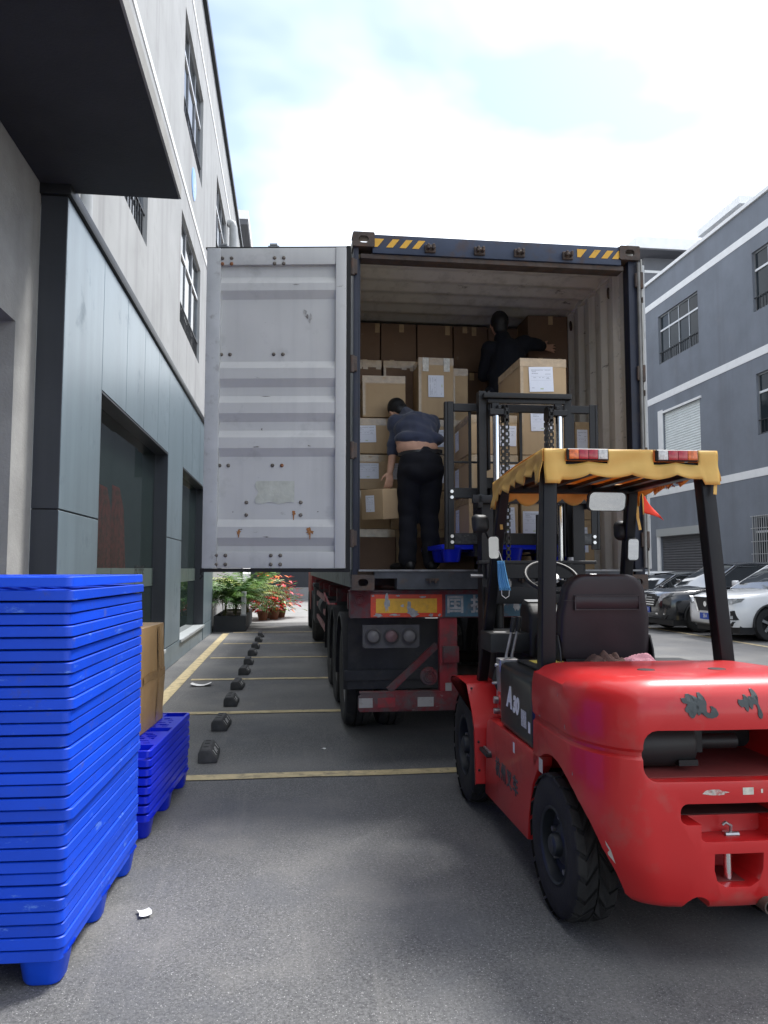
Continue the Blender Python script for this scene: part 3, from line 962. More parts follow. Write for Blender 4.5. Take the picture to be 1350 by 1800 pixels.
# ================================================================== TRAILER
red_m = M('worn_red_paint', (.26, .022, .028), .6, var=(4, .3), dirt=((.10, .07, .068), 5, .46, .8), scuff=((.32, .29, .28), 10, .68))
reddk_m = M('dirty_red_paint', (.15, .022, .026), .75, var=(4, .35), dirt=((.095, .078, .078), 7, .43, .9), scuff=((.24, .22, .21), 12, .62))
tyre_m = M('truck_tyre', (.024, .024, .025), .85, var=(6, .3), dirt=((.085, .080, .072), 4, .5, .5), bump=(40, .3))
rubber_m = M('mudguard_rubber', (.040, .041, .044), .7, var=(4, .25), dirt=((.10, .095, .088), 5, .52, .5))
rimg_m = M('wheel_grey', (.16, .155, .15), .6, var=(5, .25), dirt=((.08, .07, .06), 7, .5, .7))
chip_m = M('bared_metal', (.33, .33, .325), .6, metal=.2, var=(20, .35))
TO = (1.70, 6.2, 0)
TR = thing('container_trailer', 'worn red skeletal container trailer with scratched rear reflector boards', 'trailer', TO)
def tp(name, mb, mat, parent=TR, **k):
    return mb.build(name, mat, parent, shift=TO, **k)
BY = 6.14
bm_ = tp('rear_beam', MB().box(.48, 2.93, BY, BY + .16, 1.157, 1.365).box(.475, 2.935, BY - .012, BY + .17, 1.3655, 1.38), reddk_m, bevel=.006)
def flat(x0, x1, z0, z1, y):
    return MB().add([(x0, y, z0), (x1, y, z0), (x1, y, z1), (x0, y, z1)], [(0, 1, 2, 3)])
redref = M('red_reflector', (.62, .045, .012), .35, var=(30, .15), dirt=((.25, .10, .06), 16, .58, .6))
yelref = M('yellow_reflector', (.68, .36, .025), .4, var=(25, .12), dirt=((.40, .24, .09), 10, .58, .6), scuff=((.10, .08, .07), 22, .63))
bluep = M('faded_blue_plate', (.055, .125, .17), .6, var=(8, .3), dirt=((.16, .11, .09), 12, .52, .7))
for off in (0, 1.17):
    if off:
        b1 = tp('reflector_board', flat(1.62 + .38, 2.2 + .38, 1.166, 1.345, BY - .004), redref, bm_, smooth=0, recalc=False)
    else:
        b1 = tp('reflector_board', flat(.643, 1.222, 1.166, 1.345, BY - .004), redref, bm_, smooth=0, recalc=False)
    x_ = .685 if not off else 2.04
    tp('reflector_centre', flat(x_, x_ + .495, 1.198, 1.312, BY - .0055), yelref, bm_, smooth=0, recalc=False)
tp('faded_plate', flat(1.25, 1.98, 1.166, 1.343, BY - .0045), bluep, bm_, smooth=0, recalc=False)
# flaked paint patches
def flake(cx, cz, sx, sz, y, n=16, m_=chip_m):
    pts = []
    for k in range(n):
        a = 2 * math.pi * k / n
        r_ = random.uniform(.45, 1.15)
        pts.append((cx + sx * r_ * math.cos(a), y, cz + sz * r_ * math.sin(a)))
    tp('paint_flake', MB().add(pts, [tuple(range(n))]), m_, bm_, smooth=0, recalc=False)
for f_ in ((.775, 1.275, .026, .075), (.70, 1.18, .045, .016), (.98, 1.20, .055, .035), (.955, 1.26, .022, .045), (.86, 1.335, .02, .008), (1.06, 1.325, .03, .008), (1.13, 1.18, .02, .014), (.90, 1.255, .014, .012), (.66, 1.335, .015, .01), (1.20, 1.18, .014, .012), (.83, 1.182, .05, .009)):
    flake(*f_, BY - .0068)
for i, ch in enumerate('国挂'):
    text_obj('plate_character', ch, .15, chip_m, bm_, (1.33 + .20 * i - TO[0], BY - .008 - TO[1], 1.255), (R(90), 0, 0), .0005, 0, .004)
for x_ in (1.60, 1.72, 1.84, 1.93):
    flake(x_, 1.26 + random.uniform(-.02, .02), .03, .06, BY - .0068)
for x_ in (.55, 2.86):
    mb = MB().lathe([(0, -.022), (.014, -.022), (.016, -.016), (.030, -.018), (.034, -.008), (.044, -.010), (.046, .0)], 'y', (x_, BY, 1.30), 20)
    tp('marker_lamp', mb, reddk_m, bm_)
# lamp panels
for side in (0, 1):
    xx = .585 if not side else 2.36
    pn = tp('lamp_panel', MB().prism([(xx, .93), (xx + .02, .915), (xx + .44, .915), (xx + .46, .93), (xx + .46, 1.10), (xx, 1.10)], 'y', BY + .05, BY + .075), M('dusty_grey_panel', (.085, .082, .085), .75, var=(6, .2), dirt=((.14, .13, .12), 8, .5, .5)))
    for k in range(3):
        c = (xx + .085 + .146 * k, BY + .05, 1.012)
        tp('lamp_ring', MB().lathe([(.062, 0), (.062, -.02), (.050, -.026), (.049, -.012)], 'y', c, 24), M('lamp_rubber', (.05, .047, .047), .7, dirt=((.11, .10, .095), 9, .5, .5)), pn)
        tp('lamp_lens', MB().lathe([(.050, -.012), (.035, -.020), (0, -.023)], 'y', c, 24), (M('dusty_clear_lens', (.16, .15, .145), .5, var=(14, .2)), M('dusty_red_lens', (.15, .085, .085), .5, var=(14, .2)), MATS['dusty_clear_lens'])[k], pn)
# hangers, under-run bar, braces
for xx in (1.205, 2.055):
    po = tp('bumper_hanger', MB().box(xx, xx + .145, BY + .02, BY + .10, .43, 1.156), red_m, bevel=.006)
    tp('marker_box', MB().box(xx + .02, xx + .15, BY - .03, BY + .019, .80, .93), reddk_m, po, bevel=.008)
    tp('reflector_strip', MB().box(xx + .045, xx + .095, BY + .014, BY + .019, .46, .635), M('dirty_white_reflector', (.34, .33, .31), .6, dirt=((.14, .12, .11), 9, .5, .7)), po, smooth=0)
ub = tp('underrun_bar', MB().prism([(.545, .44), (.56, .42), (2.85, .42), (2.865, .44), (2.865, .545), (2.84, .56), (.57, .56), (.545, .54)], 'y', BY + .0, BY + .019 - .001), reddk_m, bevel=.004)
tp('underrun_top', MB().box(.56, 2.85, BY + .0, BY + .09, .5605, .572), reddk_m, ub, smooth=0)
for x_, w_, m_ in ((.55, .11, MATS['dirty_white_reflector']), (.70, .14, red_m), (1.02, .13, MATS['dirty_white_reflector']), (1.99, .14, red_m), (2.3, .13, MATS['dirty_white_reflector'])):
    tp('reflector_strip', flat(x_, x_ + w_, .455, .53, BY - .002), m_, ub, smooth=0, recalc=False)
tp('warning_triangle', MB().prism([(.865, .435), (.992, .435), (.928, .54)], 'y', BY - .012, BY - .001), reddk_m, ub, bevel=.004)
tp('diagonal_brace', MB().bar((.80, BY + .09, .573), (1.20, BY + .12, .93), .05, .05, (0, 1, 0)), reddk_m)
tp('diagonal_brace', MB().bar((2.62, BY + .09, .573), (2.22, BY + .12, .93), .05, .05, (0, 1, 0)), reddk_m)
for x_ in (1.125, 2.29):
    mb = MB().lathe([(0, -.02), (.018, -.024), (.022, -.018), (.032, -.024), (.036, -.016), (.046, -.022), (.05, -.012), (.068, -.012), (.074, 0), (.074, .03), (0, .03)], 'y', (x_, BY + .05, .685), 26)
    tp('round_lamp', mb, reddk_m)
# mud flaps
for x_ in (.50, 2.02):
    fl_ = tp('mud_flap', MB().grid(lambda u, v: (x_ + .80 * u, BY + .52 + .02 * math.sin(u * 9), .52 + .60 * v), 16, 4), rubber_m, recalc=False)
    tp('flap_strip', MB().box(x_ - .03, x_ + .80, BY + .48, BY + .497, .60, .685), rubber_m, fl_, bevel=.004)
# longitudinal frame
for x_ in (1.22, 2.06):
    mb = MB().box(x_, x_ + .12, BY + .161, 17.6, 1.15, 1.165).box(x_, x_ + .12, BY + .161, 17.6, 1.33, 1.345).box(x_ + .05, x_ + .065, BY + .161, 17.6, 1.165, 1.33)
    tp('frame_rail', mb, reddk_m, smooth=0)
for y in (7.3, 9.0, 10.8, 12.5, 14.5, 16.5):
    tp('cross_member', MB().box(.55, 2.86, y, y + .12, 1.17, 1.32), reddk_m, smooth=0)
# wheels
def wheel_truck(parent, x0, x1, y, sgn, r=.505):
    w = x1 - x0
    s = x0 if sgn < 0 else x1
    d = 1 if sgn < 0 else -1
    mb = MB().lathe([(.29, s + d * .03), (.36, s + d * .012), (.45, s), (.485, s + d * .015), (r - .004, s + d * .045), (r, s + d * .075),
                     (r, s + d * .10), (r - .014, s + d * .103), (r - .014, s + d * .113), (r, s + d * .116), (r, s + d * .165), (r - .014, s + d * .168), (r - .014, s + d * .178), (r, s + d * .181),
                     (r, s + d * (w - .075)), (.485, s + d * (w - .015)), (.45, s + d * w), (.29, s + d * (w - .03))], 'x', (0, y, r), 48)
    wh = tp('wheel', mb, tyre_m, parent)
    mb = MB().lathe([(.29, s + d * .028), (.27, s + d * .03), (.25, s + d * .07), (.16, s + d * .10), (.12, s + d * .06), (.10, s + d * .02), (0, s + d * .015)], 'x', (0, y, r), 32)
    tp('rim', mb, rimg_m, wh)
    nb = MB()
    for k in range(10):
        a = 2 * math.pi * k / 10
        nb.cyl((s + d * .095, y + .185 * math.cos(a), r + .185 * math.sin(a)), (s + d * .055, y + .185 * math.cos(a), r + .185 * math.sin(a)), .016, n=6)
    b_ = tp('wheel_nuts', nb, bolt_m, wh, smooth=0)
    b_['kind'] = 'stuff'
AX = (7.80, 9.12, 10.44)
for y in AX:
    wheel_truck(TR, .53, .80, y, -1)
    wheel_truck(TR, .86, 1.13, y, 1)
    wheel_truck(TR, 2.27, 2.54, y, -1)
    wheel_truck(TR, 2.61, 2.88, y, 1)
    tp('axle', MB().cyl((1.0, y, .505), (2.4, y, .505), .07, n=14), rust_m)
    for x_ in (.50, 2.24):
        pts = []
        for k in range(13):
            a = R(-8 + 196 * k / 12)
            pts.append((y + .60 * math.cos(a), .52 + .60 * math.sin(a)))
        mb = MB().sheet(pts, 'x', x_, x_ + .67)
        inn = [(y + .592 * math.cos(R(-8 + 196 * k / 12)), .52 + .592 * math.sin(R(-8 + 196 * k / 12))) for k in range(13)]
        xe = x_ if x_ < 1 else x_ + .67
        sgn_ = -1 if x_ < 1 else 1
        n = len(pts)
        mb.add([(xe, *p) for p in pts] + [(xe, (p[0] - y) * .94 + y, (p[1] - .52) * .94 + .52) for p in pts], [(i, i + 1, n + i + 1, n + i) for i in range(n - 1)])
        mb.sheet(inn, 'x', x_, x_ + .67)
        tp('mudguard', mb, rubber_m, recalc=False)
# side guards and tool box
for x_ in (.52, 2.86):
    for z_ in (.62, .86, 1.06):
        tp('side_guard', MB().box(x_, x_ + .035, 11.5, 15.2, z_, z_ + .075), M('faded_pink_guard', (.26, .12, .12), .7, var=(3, .25), dirt=((.10, .08, .08), 5, .5, .6)), smooth=0)
tb = tp('tool_box', MB().box(.48, 1.1, 14.9, 15.7, .52, 1.20), rubber_m, bevel=.03)
tp('tool_box_lid', MB().box(.46, 1.12, 14.88, 15.72, 1.201, 1.27).box(.465, .478, 15.2, 15.3, 1.05, 1.23), rubber_m, tb, bevel=.01)
tp('air_tank', MB().cyl((.62, 12.0, .95), (.62, 13.0, .95), .15, n=20), rubber_m)
tp('service_hose', MB().tube([(.5, 11.2, 1.2), (.48, 9.5, 1.12), (.5, 8.4, 1.17)], .014, 6), red_m)
# tractor unit under the front of the container
TK = thing('tractor_truck', 'tractor truck coupled under the front end of the container, mostly hidden', 'truck', (1.70, 18, 0))
TKo = (1.70, 18, 0)
for y in (16.9, 20.6):
    for x0, x1, sg_ in ((.50, .78, -1), (2.62, 2.90, 1)):
        mb = MB().lathe([(.29, x0 + .02), (.45, x0), (.50, x0 + .06), (.50, x1 - .06), (.45, x1), (.29, x1 - .02)], 'x', (0, y, .5), 32)
        w_ = mb.build('wheel', tyre_m, TK, shift=TKo)
        MB().lathe([(.29, x0 + .03), (.2, x0 + .08), (0, x0 + .06)], 'x', (0, y, .5), 24).build('rim', rimg_m, w_, shift=TKo)
MB().box(1.25, 2.15, 16.0, 21.5, .75, 1.05).build('chassis', rust_m, TK, shift=TKo, smooth=0)
for x_ in (.48, 2.30):
    MB().sheet([(16.9 + .58 * math.cos(R(a)), .5 + .58 * math.sin(R(a))) for a in range(-5, 190, 15)], 'x', x_, x_ + .62).build('mudguard', rubber_m, TK, shift=TKo, recalc=False)
MB().prism([(18.7, .55), (21.6, .45), (21.75, 1.6), (21.4, 3.2), (20.9, 3.7), (18.7, 3.7)], 'x', .52, 2.88).build('cab', red_m, TK, shift=TKo, bevel=.06)

# ================================================================== BLUE PALLETS
blue_m = M('blue_polyethylene', (.003, .066, .66), .5, var=(3, .10), rnd=.14, dirt=((.075, .085, .17), 10, .60, .65), scuff=((.09, .21, .72), 5, .605), bump=(25, .05))
blue2_m = M('new_blue_polyethylene', (.004, .022, .62), .35, var=(3, .08), rnd=.06)
PW, PL = 1.0, 1.2
def pallet_skirt(mb, z0, z1, notch=False):
    o1, o2 = rrect(PW - .003, PL - .003, .03, 4), rrect(PW, PL, .032, 4)
    i2 = rrect(PW - .03, PL - .03, .03, 4)
    rings = [[(x, y, z0) for x, y in i2], [(x, y, z0) for x, y in rrect(PW - .004, PL - .004, .032, 4)], [(x, y, z0 + .002) for x, y in o2],
             [(x, y, z1 - .003) for x, y in o1], [(x, y, z1) for x, y in rrect(PW - .010, PL - .010, .03, 4)]]
    mb.loft(rings, True, False)
def flat_deck(mb, z, t=.012):
    pts = rrect(PW - .010, PL - .010, .03, 4)
    n = len(pts)
    mb.add([(x, y, z) for x, y in pts], [tuple(range(n))])
    mb.add([(x, y, z - t) for x, y in rrect(PW - .03, PL - .03, .03, 4)], [tuple(range(n))[::-1]])
LEGS = [(x, y) for x in (-.415, 0, .415) for y in (-.505, 0, .505)]
def open_deck(mb, z, depth=.03):
    """deck plate pierced with leg cups and slanted slots"""
    cs = .02
    nx, ny = int((PW - .04) / cs), int((PL - .04) / cs)
    def solid(i, j):
        x, y = -PW / 2 + .02 + (i + .5) * cs, -PL / 2 + .02 + (j + .5) * cs
        for lx, ly in LEGS:
            if abs(x - lx) < .075 and abs(y - ly) < .065 and abs(x - lx) + abs(y - ly) < .125:
                return False
            if abs(x - lx) < .105 and abs(y - ly) < .095:
                return True
        if abs(x) > PW / 2 - .05 or abs(y) > PL / 2 - .05:
            return True
        u, w = (x + .5 * y) / .085, (y) / .062
        return not ((u % 1) > .34 and (w % 1) > .40)
    for i in range(nx):
        for j in range(ny):
            if not solid(i, j):
                continue
            x0, y0 = -PW / 2 + .02 + i * cs, -PL / 2 + .02 + j * cs
            x1, y1 = x0 + cs, y0 + cs
            mb.add([(x0, y0, z), (x1, y0, z), (x1, y1, z), (x0, y1, z)], [(0, 1, 2, 3)])
            for di, dj, q in ((-1, 0, ((x0, y1), (x0, y0))), (1, 0, ((x1, y0), (x1, y1))), (0, -1, ((x0, y0), (x1, y0))), (0, 1, ((x1, y1), (x0, y1)))):
                a, b = i + di, j + dj
                if 0 <= a < nx and 0 <= b < ny and not solid(a, b):
                    (xa, ya), (xb, yb) = q
                    mb.add([(xa, ya, z), (xa, ya, z - depth), (xb, yb, z - depth), (xb, yb, z)], [(0, 1, 2, 3)])
    # frame between skirt top and deck grid
    o, q = rrect(PW - .010, PL - .010, .03, 4), rrect(PW - .04, PL - .04, .001, 4)
    n = len(o)
    mb.add([(x, y, z) for x, y in o] + [(x, y, z) for x, y in q], [(k, (k + 1) % n, n + (k + 1) % n, n + k) for k in range(n)])
def leg_mesh(mat):
    mb = MB()
    # tapered open cup, rounded foot
    rings = []
    for z, w, l, r in ((.115, .19, .17, .045), (.10, .172, .152, .045), (.012, .146, .126, .045), (.0, .130, .110, .04)):
        rings.append([(x, y, z) for x, y in rrect(w, l, r, 4)])
    mb.loft(rings, True, False)
    n = len(rings[-1])
    mb.add(rings[-1], [tuple(range(n))])
    return mb.mesh('leg', mat)
def pallet_meshes(mat):
    a = MB()
    pallet_skirt(a, .1005, .14)
    flat_deck(a, .14)
    b = MB()
    pallet_skirt(b, .1005, .14)
    open_deck(b, .14)
    return a.mesh('pallet_plain', mat, recalc=True), b.mesh('pallet_open', mat, recalc=True, smooth=30), leg_mesh(mat)
P_plain, P_open, P_leg = pallet_meshes(blue_m)
Q_plain, Q_open, Q_leg = pallet_meshes(blue2_m)
def ordinal(k):
    return ['topmost', 'second', 'third', 'fourth', 'fifth', 'sixth', 'seventh', 'eighth', 'ninth', 'tenth', 'eleventh', 'twelfth', 'thirteenth', 'fourteenth', 'fifteenth',
            'sixteenth', 'seventeenth', 'eighteenth', 'nineteenth', 'twentieth', 'twenty-first', 'twenty-second', 'twenty-third', 'twenty-fourth', 'twenty-fifth', 'twenty-sixth',
            'twenty-seventh', 'twenty-eighth', 'twenty-ninth', 'thirtieth', 'thirty-first'][k]
def pallet(meshes, loc, rotz, label, group, open_=False, legs=True, rot=None):
    t = thing('plastic_pallet', label, 'pallet', loc, rotz, group)
    if rot:
        t.rotation_euler = rot
    link('deck', meshes[1] if open_ else meshes[0], t)
    if legs:
        for x, y in LEGS:
            link('leg', meshes[2], t, (x, y, 0))
    return t
NP = 31
for k in range(NP):                                   # k = 0 is the lowest
    top = NP - 1 - k
    dx, dy, dr = random.uniform(-.005, .005), random.uniform(-.007, .005), random.uniform(-.25, .25)
    if top in (7, 10, 19):
        dx += .006
        dr += .4
    z = .0458 * k + (.006 if top == 0 else 0) + random.uniform(-.0012, .0012)
    lab = 'scuffed blue plastic pallet, %s of the tall stack on the left' % (ordinal(top) + (' from the top' if top else '') if k else 'lowest')
    pallet((P_plain, P_open, P_leg), (-1.300 + dx, 3.70 + dy, z), R(-2.2 + dr), lab, 'pallets in the tall stack', top == 0, k == 0)
NS = 8
a_ = R(-3.4)
for k in range(NS):
    top = NS - 1 - k
    lab = 'bright blue plastic pallet, %s of the low stack under the tall carton' % (ordinal(top) + (' from the top' if top else '') if k else 'lowest')
    pallet((Q_plain, Q_open, Q_leg), (-1.25 + random.uniform(-.004, .004), 5.27 + random.uniform(-.004, .004), .052 * k), a_ + R(random.uniform(-.3, .3)), lab, 'pallets in the low stack', top == 0, k == 0)

# ================================================================== CARTONS
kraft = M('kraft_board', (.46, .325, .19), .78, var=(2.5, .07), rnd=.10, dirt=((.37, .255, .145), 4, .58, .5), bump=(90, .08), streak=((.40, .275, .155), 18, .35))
brownb = M('shade_deepened_brown_board', (.17, .105, .068), .8, var=(2.5, .10), rnd=.10, dirt=((.13, .08, .05), 4, .56, .5), scuff=((.33, .27, .21), 9, .64))  # browner board, with part of the load's shade put into its colour
tape_m = M('clear_packing_tape', (.45, .325, .19), .16, spec=.7, var=(14, .18), bump=(34, .5, 5, .006), scuff=((.66, .60, .50), 26, .645), coat=.3)  # pale flecks painted into the colour stand for glints on the crinkles
paper_m = M('label_paper', (.76, .78, .86), .6, var=(6, .03))
ink_m = M('label_ink', (.20, .21, .26), .7)
grn_m = M('label_green', (.42, .50, .22), .7)
def label_sheet(parent, o, ux, uz, w, h, seed):
    """printed sheet: o = lower left corner, ux/uz unit vectors"""
    rr = random.Random(seed)
    o, ux, uz = Vector(o), Vector(ux), Vector(uz)
    nrm = ux.cross(uz).normalized()
    q_ = Matrix.Rotation(R(rr.uniform(-2.2, 2.2)), 3, nrm)
    ux, uz = q_ @ ux, q_ @ uz
    w, h = w * rr.uniform(.92, 1.04), h * rr.uniform(.92, 1.04)
    mb = MB()
    def q(a, b, c, d, lift):
        mb.add([o + ux * a * w + uz * c * h + nrm * lift, o + ux * b * w + uz * c * h + nrm * lift, o + ux * b * w + uz * d * h + nrm * lift, o + ux * a * w + uz * d * h + nrm * lift], [(0, 1, 2, 3)])
    q(0, 1, 0, 1, .002)
    mb.mi = 1
    for (z, x0, x1) in ((.86, .10, .60), (.86, .66, .9), (.80, .12, .3), (.73, .12, .38), (.70, .68, .9), (.56, .18, .28), (.56, .42, .48), (.56, .55, .62), (.56, .74, .82), (.52, .72, .84), (.15, .1, .2)):
        x = x0
        while x < x1:
            w_ = rr.uniform(.02, .06)
            q(x, min(x1, x + w_), z, z + .016, .0026)
            x += w_ + .012
    for z in (.90, .62, .46):
        q(.08, .92, z, z + .004, .0026)
    mb.mi = 2
    q(.45, .58, .10, .135, .0026)
    return mb.build('shipping_label', [paper_m, ink_m, grn_m], parent, smooth=0, recalc=False)
def carton(x0, x1, y0, y1, z0, z1, label, group=None, rotz=0., lab=None, side=None, tape=True, tilt=(0, 0), board=None):
    """lab = (u, v, w, h) of the printed sheet on the face towards the doors, fractions of the face"""
    c = ((x0 + x1) / 2, (y0 + y1) / 2, z0)
    t = thing('carton', label, 'carton', c, rotz, group)
    t.rotation_euler = (tilt[0], tilt[1], rotz)
    w, l, h = (x1 - x0) / 2, (y1 - y0) / 2, z1 - z0
    k = random.Random(hash(label) % 1000 if False else len(label) * 7 + int(x0 * 100) + int(z0 * 77))
    b_ = k.uniform(.002, .007)
    mb = MB()
    # board panels bulge slightly; top closed by two flaps with a gap
    rings = []
    for f, e in ((0, 0), (.04, .002), (.5, b_), (.96, .002), (1, 0)):
        pts = []
        for sx, sy in ((-1, -1), (0, -1), (1, -1), (1, 0), (1, 1), (0, 1), (-1, 1), (-1, 0)):
            ex = e if (sx == 0 or sy == 0) else 0
            pts.append((sx * w + (ex * sx if sy == 0 else 0), sy * l + (ex * sy if sx == 0 else 0), f * h))
        rings.append(pts)
    mb.loft(rings)
    mb.build('box', board or kraft, t, bevel=.004, seg=1, smooth=30)
    if tape:
        tw = min(.075, h * .2)
        fy = -l - b_ - .0012
        tp_ = MB()
        def ty(z):
            return fy + b_ * abs(z / h - .5) * 1.6
        nseg = 14
        for i in range(nseg):
            xa, xb = -w + 2 * w * i / nseg, -w + 2 * w * (i + 1) / nseg
            tp_.add([(xa, ty(h - tw), h - tw + k.uniform(-.006, .006) * 0), (xb, ty(h - tw), h - tw), (xb, ty(h), h - .002), (xa, ty(h), h - .002)], [(0, 1, 2, 3)])
        tp_.build('tape', tape_m, t, smooth=0, recalc=False, merge=.0001)
        MB().add([(-w + .002, ty(.0), .02), (-w + .028, ty(0), .02), (-w + .028, fy, h * .5), (-w + .002, fy, h * .5), (-w + .028, ty(h), h - tw - .001), (-w + .002, ty(h), h - tw - .001)], [(0, 1, 2, 3), (3, 2, 4, 5)]).build('tape', tape_m, t, smooth=0, recalc=False)
        MB().add([(-w - b_ - .0012, -l + .01, h - tw), (-w - b_ - .0012, l - .01, h - tw), (-w - .001, l - .01, h - .002), (-w - .001, -l + .01, h - .002)], [(0, 1, 2, 3)]).build('tape', tape_m, t, smooth=0, recalc=False)
        MB().box(-w + .01, w - .01, -.03, .03, h + .0005, h + .0015).build('tape', tape_m, t, smooth=0)
    if board is not None and z1 > 3.1:
        for f_ in (-.55, .05, .6):                     # tape tabs folded over the lid
            xw = w * f_ + k.uniform(-.03, .03)
            zt = h * k.choice((.0, .0, 1)) if z1 > 4 else h
            z0_, z1_ = (.005, k.uniform(.07, .11)) if zt == 0 else (h - k.uniform(.07, .11), h - .003)
            MB().add([(xw, -l - b_ - .0015, z0_), (xw + .05, -l - b_ - .0015, z0_), (xw + .05, -l - b_ - .0015, z1_), (xw, -l - b_ - .0015, z1_)], [(0, 1, 2, 3)]).build('tape', tape_m, t, smooth=0, recalc=False)
    if lab:
        u, v, lw, lh = lab
        label_sheet(t, (-w + 2 * w * u, -l - b_ - .002, h * v), (1, 0, 0), (0, 0, 1), 2 * w * lw, h * lh, len(label))
    if side:
        u, v, lw, lh = side
        label_sheet(t, (-w - b_ - .002, l - 2 * l * u, h * v), (0, -1, 0), (0, 0, 1), 2 * l * lw, h * lh, len(label) + 3)
    return t
GB, GF, GL, GP = 'cartons in the rear wall of the load', 'cartons stacked inside the left door', 'cartons on the forklift pallet', 'cartons'
# tall wall of cartons at the back: columns of tall boxes
cols = [.54, .935, 1.327, 1.724, 2.11, 2.50]
names = ['against the left container wall', 'second column from the left', 'third column, above the tall labelled carton', 'fourth column, left of the crouching head', 'behind the worker in the dark']
for i in range(5):
    z = 4.165
    for j, h in enumerate((.50, .52, .54, .53, .53)):
        lv = ('top', 'second', 'third', 'fourth', 'bottom')[j]
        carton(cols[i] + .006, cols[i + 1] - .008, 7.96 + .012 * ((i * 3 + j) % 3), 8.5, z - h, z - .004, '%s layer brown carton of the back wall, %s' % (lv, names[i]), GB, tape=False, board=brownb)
        z -= h
# cartons of a second tier just in front on the left
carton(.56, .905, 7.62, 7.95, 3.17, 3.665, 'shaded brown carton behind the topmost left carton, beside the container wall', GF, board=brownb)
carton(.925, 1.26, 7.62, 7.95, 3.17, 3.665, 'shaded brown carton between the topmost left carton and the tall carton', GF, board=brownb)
carton(1.60, 1.76, 7.45, 7.9, 3.02, 3.56, 'narrow brown carton edge right of the tall labelled carton', GF)
carton(.685, 1.105, 7.30, 7.72, 3.015, 3.425, 'square taped carton on top of the left stack, above the bent man', GF, tilt=(0, R(-.6)))
carton(1.232, 1.582, 7.30, 7.75, 3.02, 3.62, 'tall carton with upright label and two tape tabs, centre of the load', GF, lab=None)
tall = [o for o in COL.objects if o.get('label', '').startswith('tall carton with upright')][0]
label_sheet(tall, (.075, -.236, .205), (0, 0, 1), (-1, 0, 0), .215, .152, 5)
for x_ in (-.135, .075):
    MB().box(x_, x_ + .06, -.2335, -.232, .46, .595).build('tape', M('white_crinkled_tape', (.62, .59, .53), .2, var=(30, .3), bump=(60, .6, 5, .006)), tall, smooth=0)
carton(.56, .945, 7.28, 7.75, 2.655, 3.0, 'labelled carton under the square taped carton, left of the man', GF, lab=(.17, .30, .52, .46))
carton(.955, 1.38, 7.30, 7.75, 2.655, 3.0, 'carton in the left stack hidden behind the back of the man', GF)
carton(1.39, 1.66, 7.30, 7.75, 2.665, 3.005, 'carton below the tall carton, beside the load backrest', GF, lab=(.1, .2, .5, .5))
carton(.56, .945, 7.28, 7.75, 2.31, 2.645, 'labelled carton at the height of the bent man\'s wrist', GF, lab=(.17, .30, .54, .46))
carton(.955, 1.38, 7.30, 7.75, 2.31, 2.645, 'carton behind the hip of the bent man with label edge showing', GF, lab=(.02, .3, .4, .46))
carton(1.39, 1.66, 7.30, 7.75, 2.31, 2.655, 'carton behind the left backrest post at waist height', GF, lab=(.1, .2, .5, .5))
carton(.56, .945, 7.28, 7.75, 1.93, 2.30, 'carton behind the small carton in the bent man\'s hand', GF)
carton(.955, 1.38, 7.30, 7.75, 1.93, 2.30, 'carton seen between the knees of the bent man', GF)
carton(1.39, 1.72, 7.30, 7.75, 1.93, 2.30, 'carton behind the right knee of the bent man', GF)
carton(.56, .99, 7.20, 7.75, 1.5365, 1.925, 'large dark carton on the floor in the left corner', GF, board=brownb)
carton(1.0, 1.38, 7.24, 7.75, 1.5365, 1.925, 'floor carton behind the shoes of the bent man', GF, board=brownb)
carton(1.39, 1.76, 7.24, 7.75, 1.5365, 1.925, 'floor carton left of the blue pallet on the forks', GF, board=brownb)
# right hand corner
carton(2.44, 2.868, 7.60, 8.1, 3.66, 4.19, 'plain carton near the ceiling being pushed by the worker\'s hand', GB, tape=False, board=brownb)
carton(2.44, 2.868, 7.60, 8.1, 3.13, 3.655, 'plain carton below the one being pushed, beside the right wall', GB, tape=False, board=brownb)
for k in range(3):
    carton(2.46, 2.868, 7.60, 8.1, 1.5365 + .53 * k, 2.06 + .53 * k, '%s carton of the column against the right container wall' % ('floor level', 'second', 'third')[k], GB, tape=False)
carton(2.70, 2.868, 7.0, 7.45, 2.50, 2.955, 'narrow labelled carton top right, behind the right backrest post', GF, lab=(.08, .35, .62, .5))
for k in range(2):
    carton(2.69, 2.868, 7.0, 7.45, 1.5365 + .48 * k, 2.01 + .48 * k, ('lowest', 'middle')[k] + ' narrow labelled carton against the right wall', GF, lab=(.08, .35, .62, .5))
for k in range(2):
    carton(1.80, 2.42, 7.22, 7.60, 1.5365 + .50 * k, 2.03 + .50 * k, ('lower', 'upper')[k] + ' carton that the worker in the dark stands on', GF, tape=False)
# ------------------------------------------------------------------ load on the forks
FP = pallet((Q_plain, Q_open, Q_leg), (1.80, 6.52, 1.605), R(90), 'blue plastic pallet carried on the forks of the red forklift', None, False, True)
for k, (z0, z1) in enumerate(((1.748, 2.155), (2.158, 2.485), (2.488, 2.815))):
    lv = ('bottom', 'middle', 'top')[k]
    carton(1.445, 1.855, 6.10, 6.66, z0, z1, '%s labelled carton of the left pile on the forklift pallet' % lv, GL, lab=(.62, .22, .34, .5), side=(.12, .25, .28, .5), rotz=R((-.6, .5, -.4)[k]))
for k, (z0, z1) in enumerate(((1.748, 2.155), (2.158, 2.485), (2.488, 2.93))):
    lv = ('bottom', 'middle', 'third')[k]
    carton(1.878, 2.30, 6.10, 6.70, z0, z1, '%s labelled carton of the right pile on the forklift pallet' % lv, GL, lab=(.22 if k == 2 else .02, .45 if k == 2 else .22, .48, .36 if k == 2 else .44), side=(.12, .25, .28, .5), rotz=R((.4, -.5, .3)[k]))
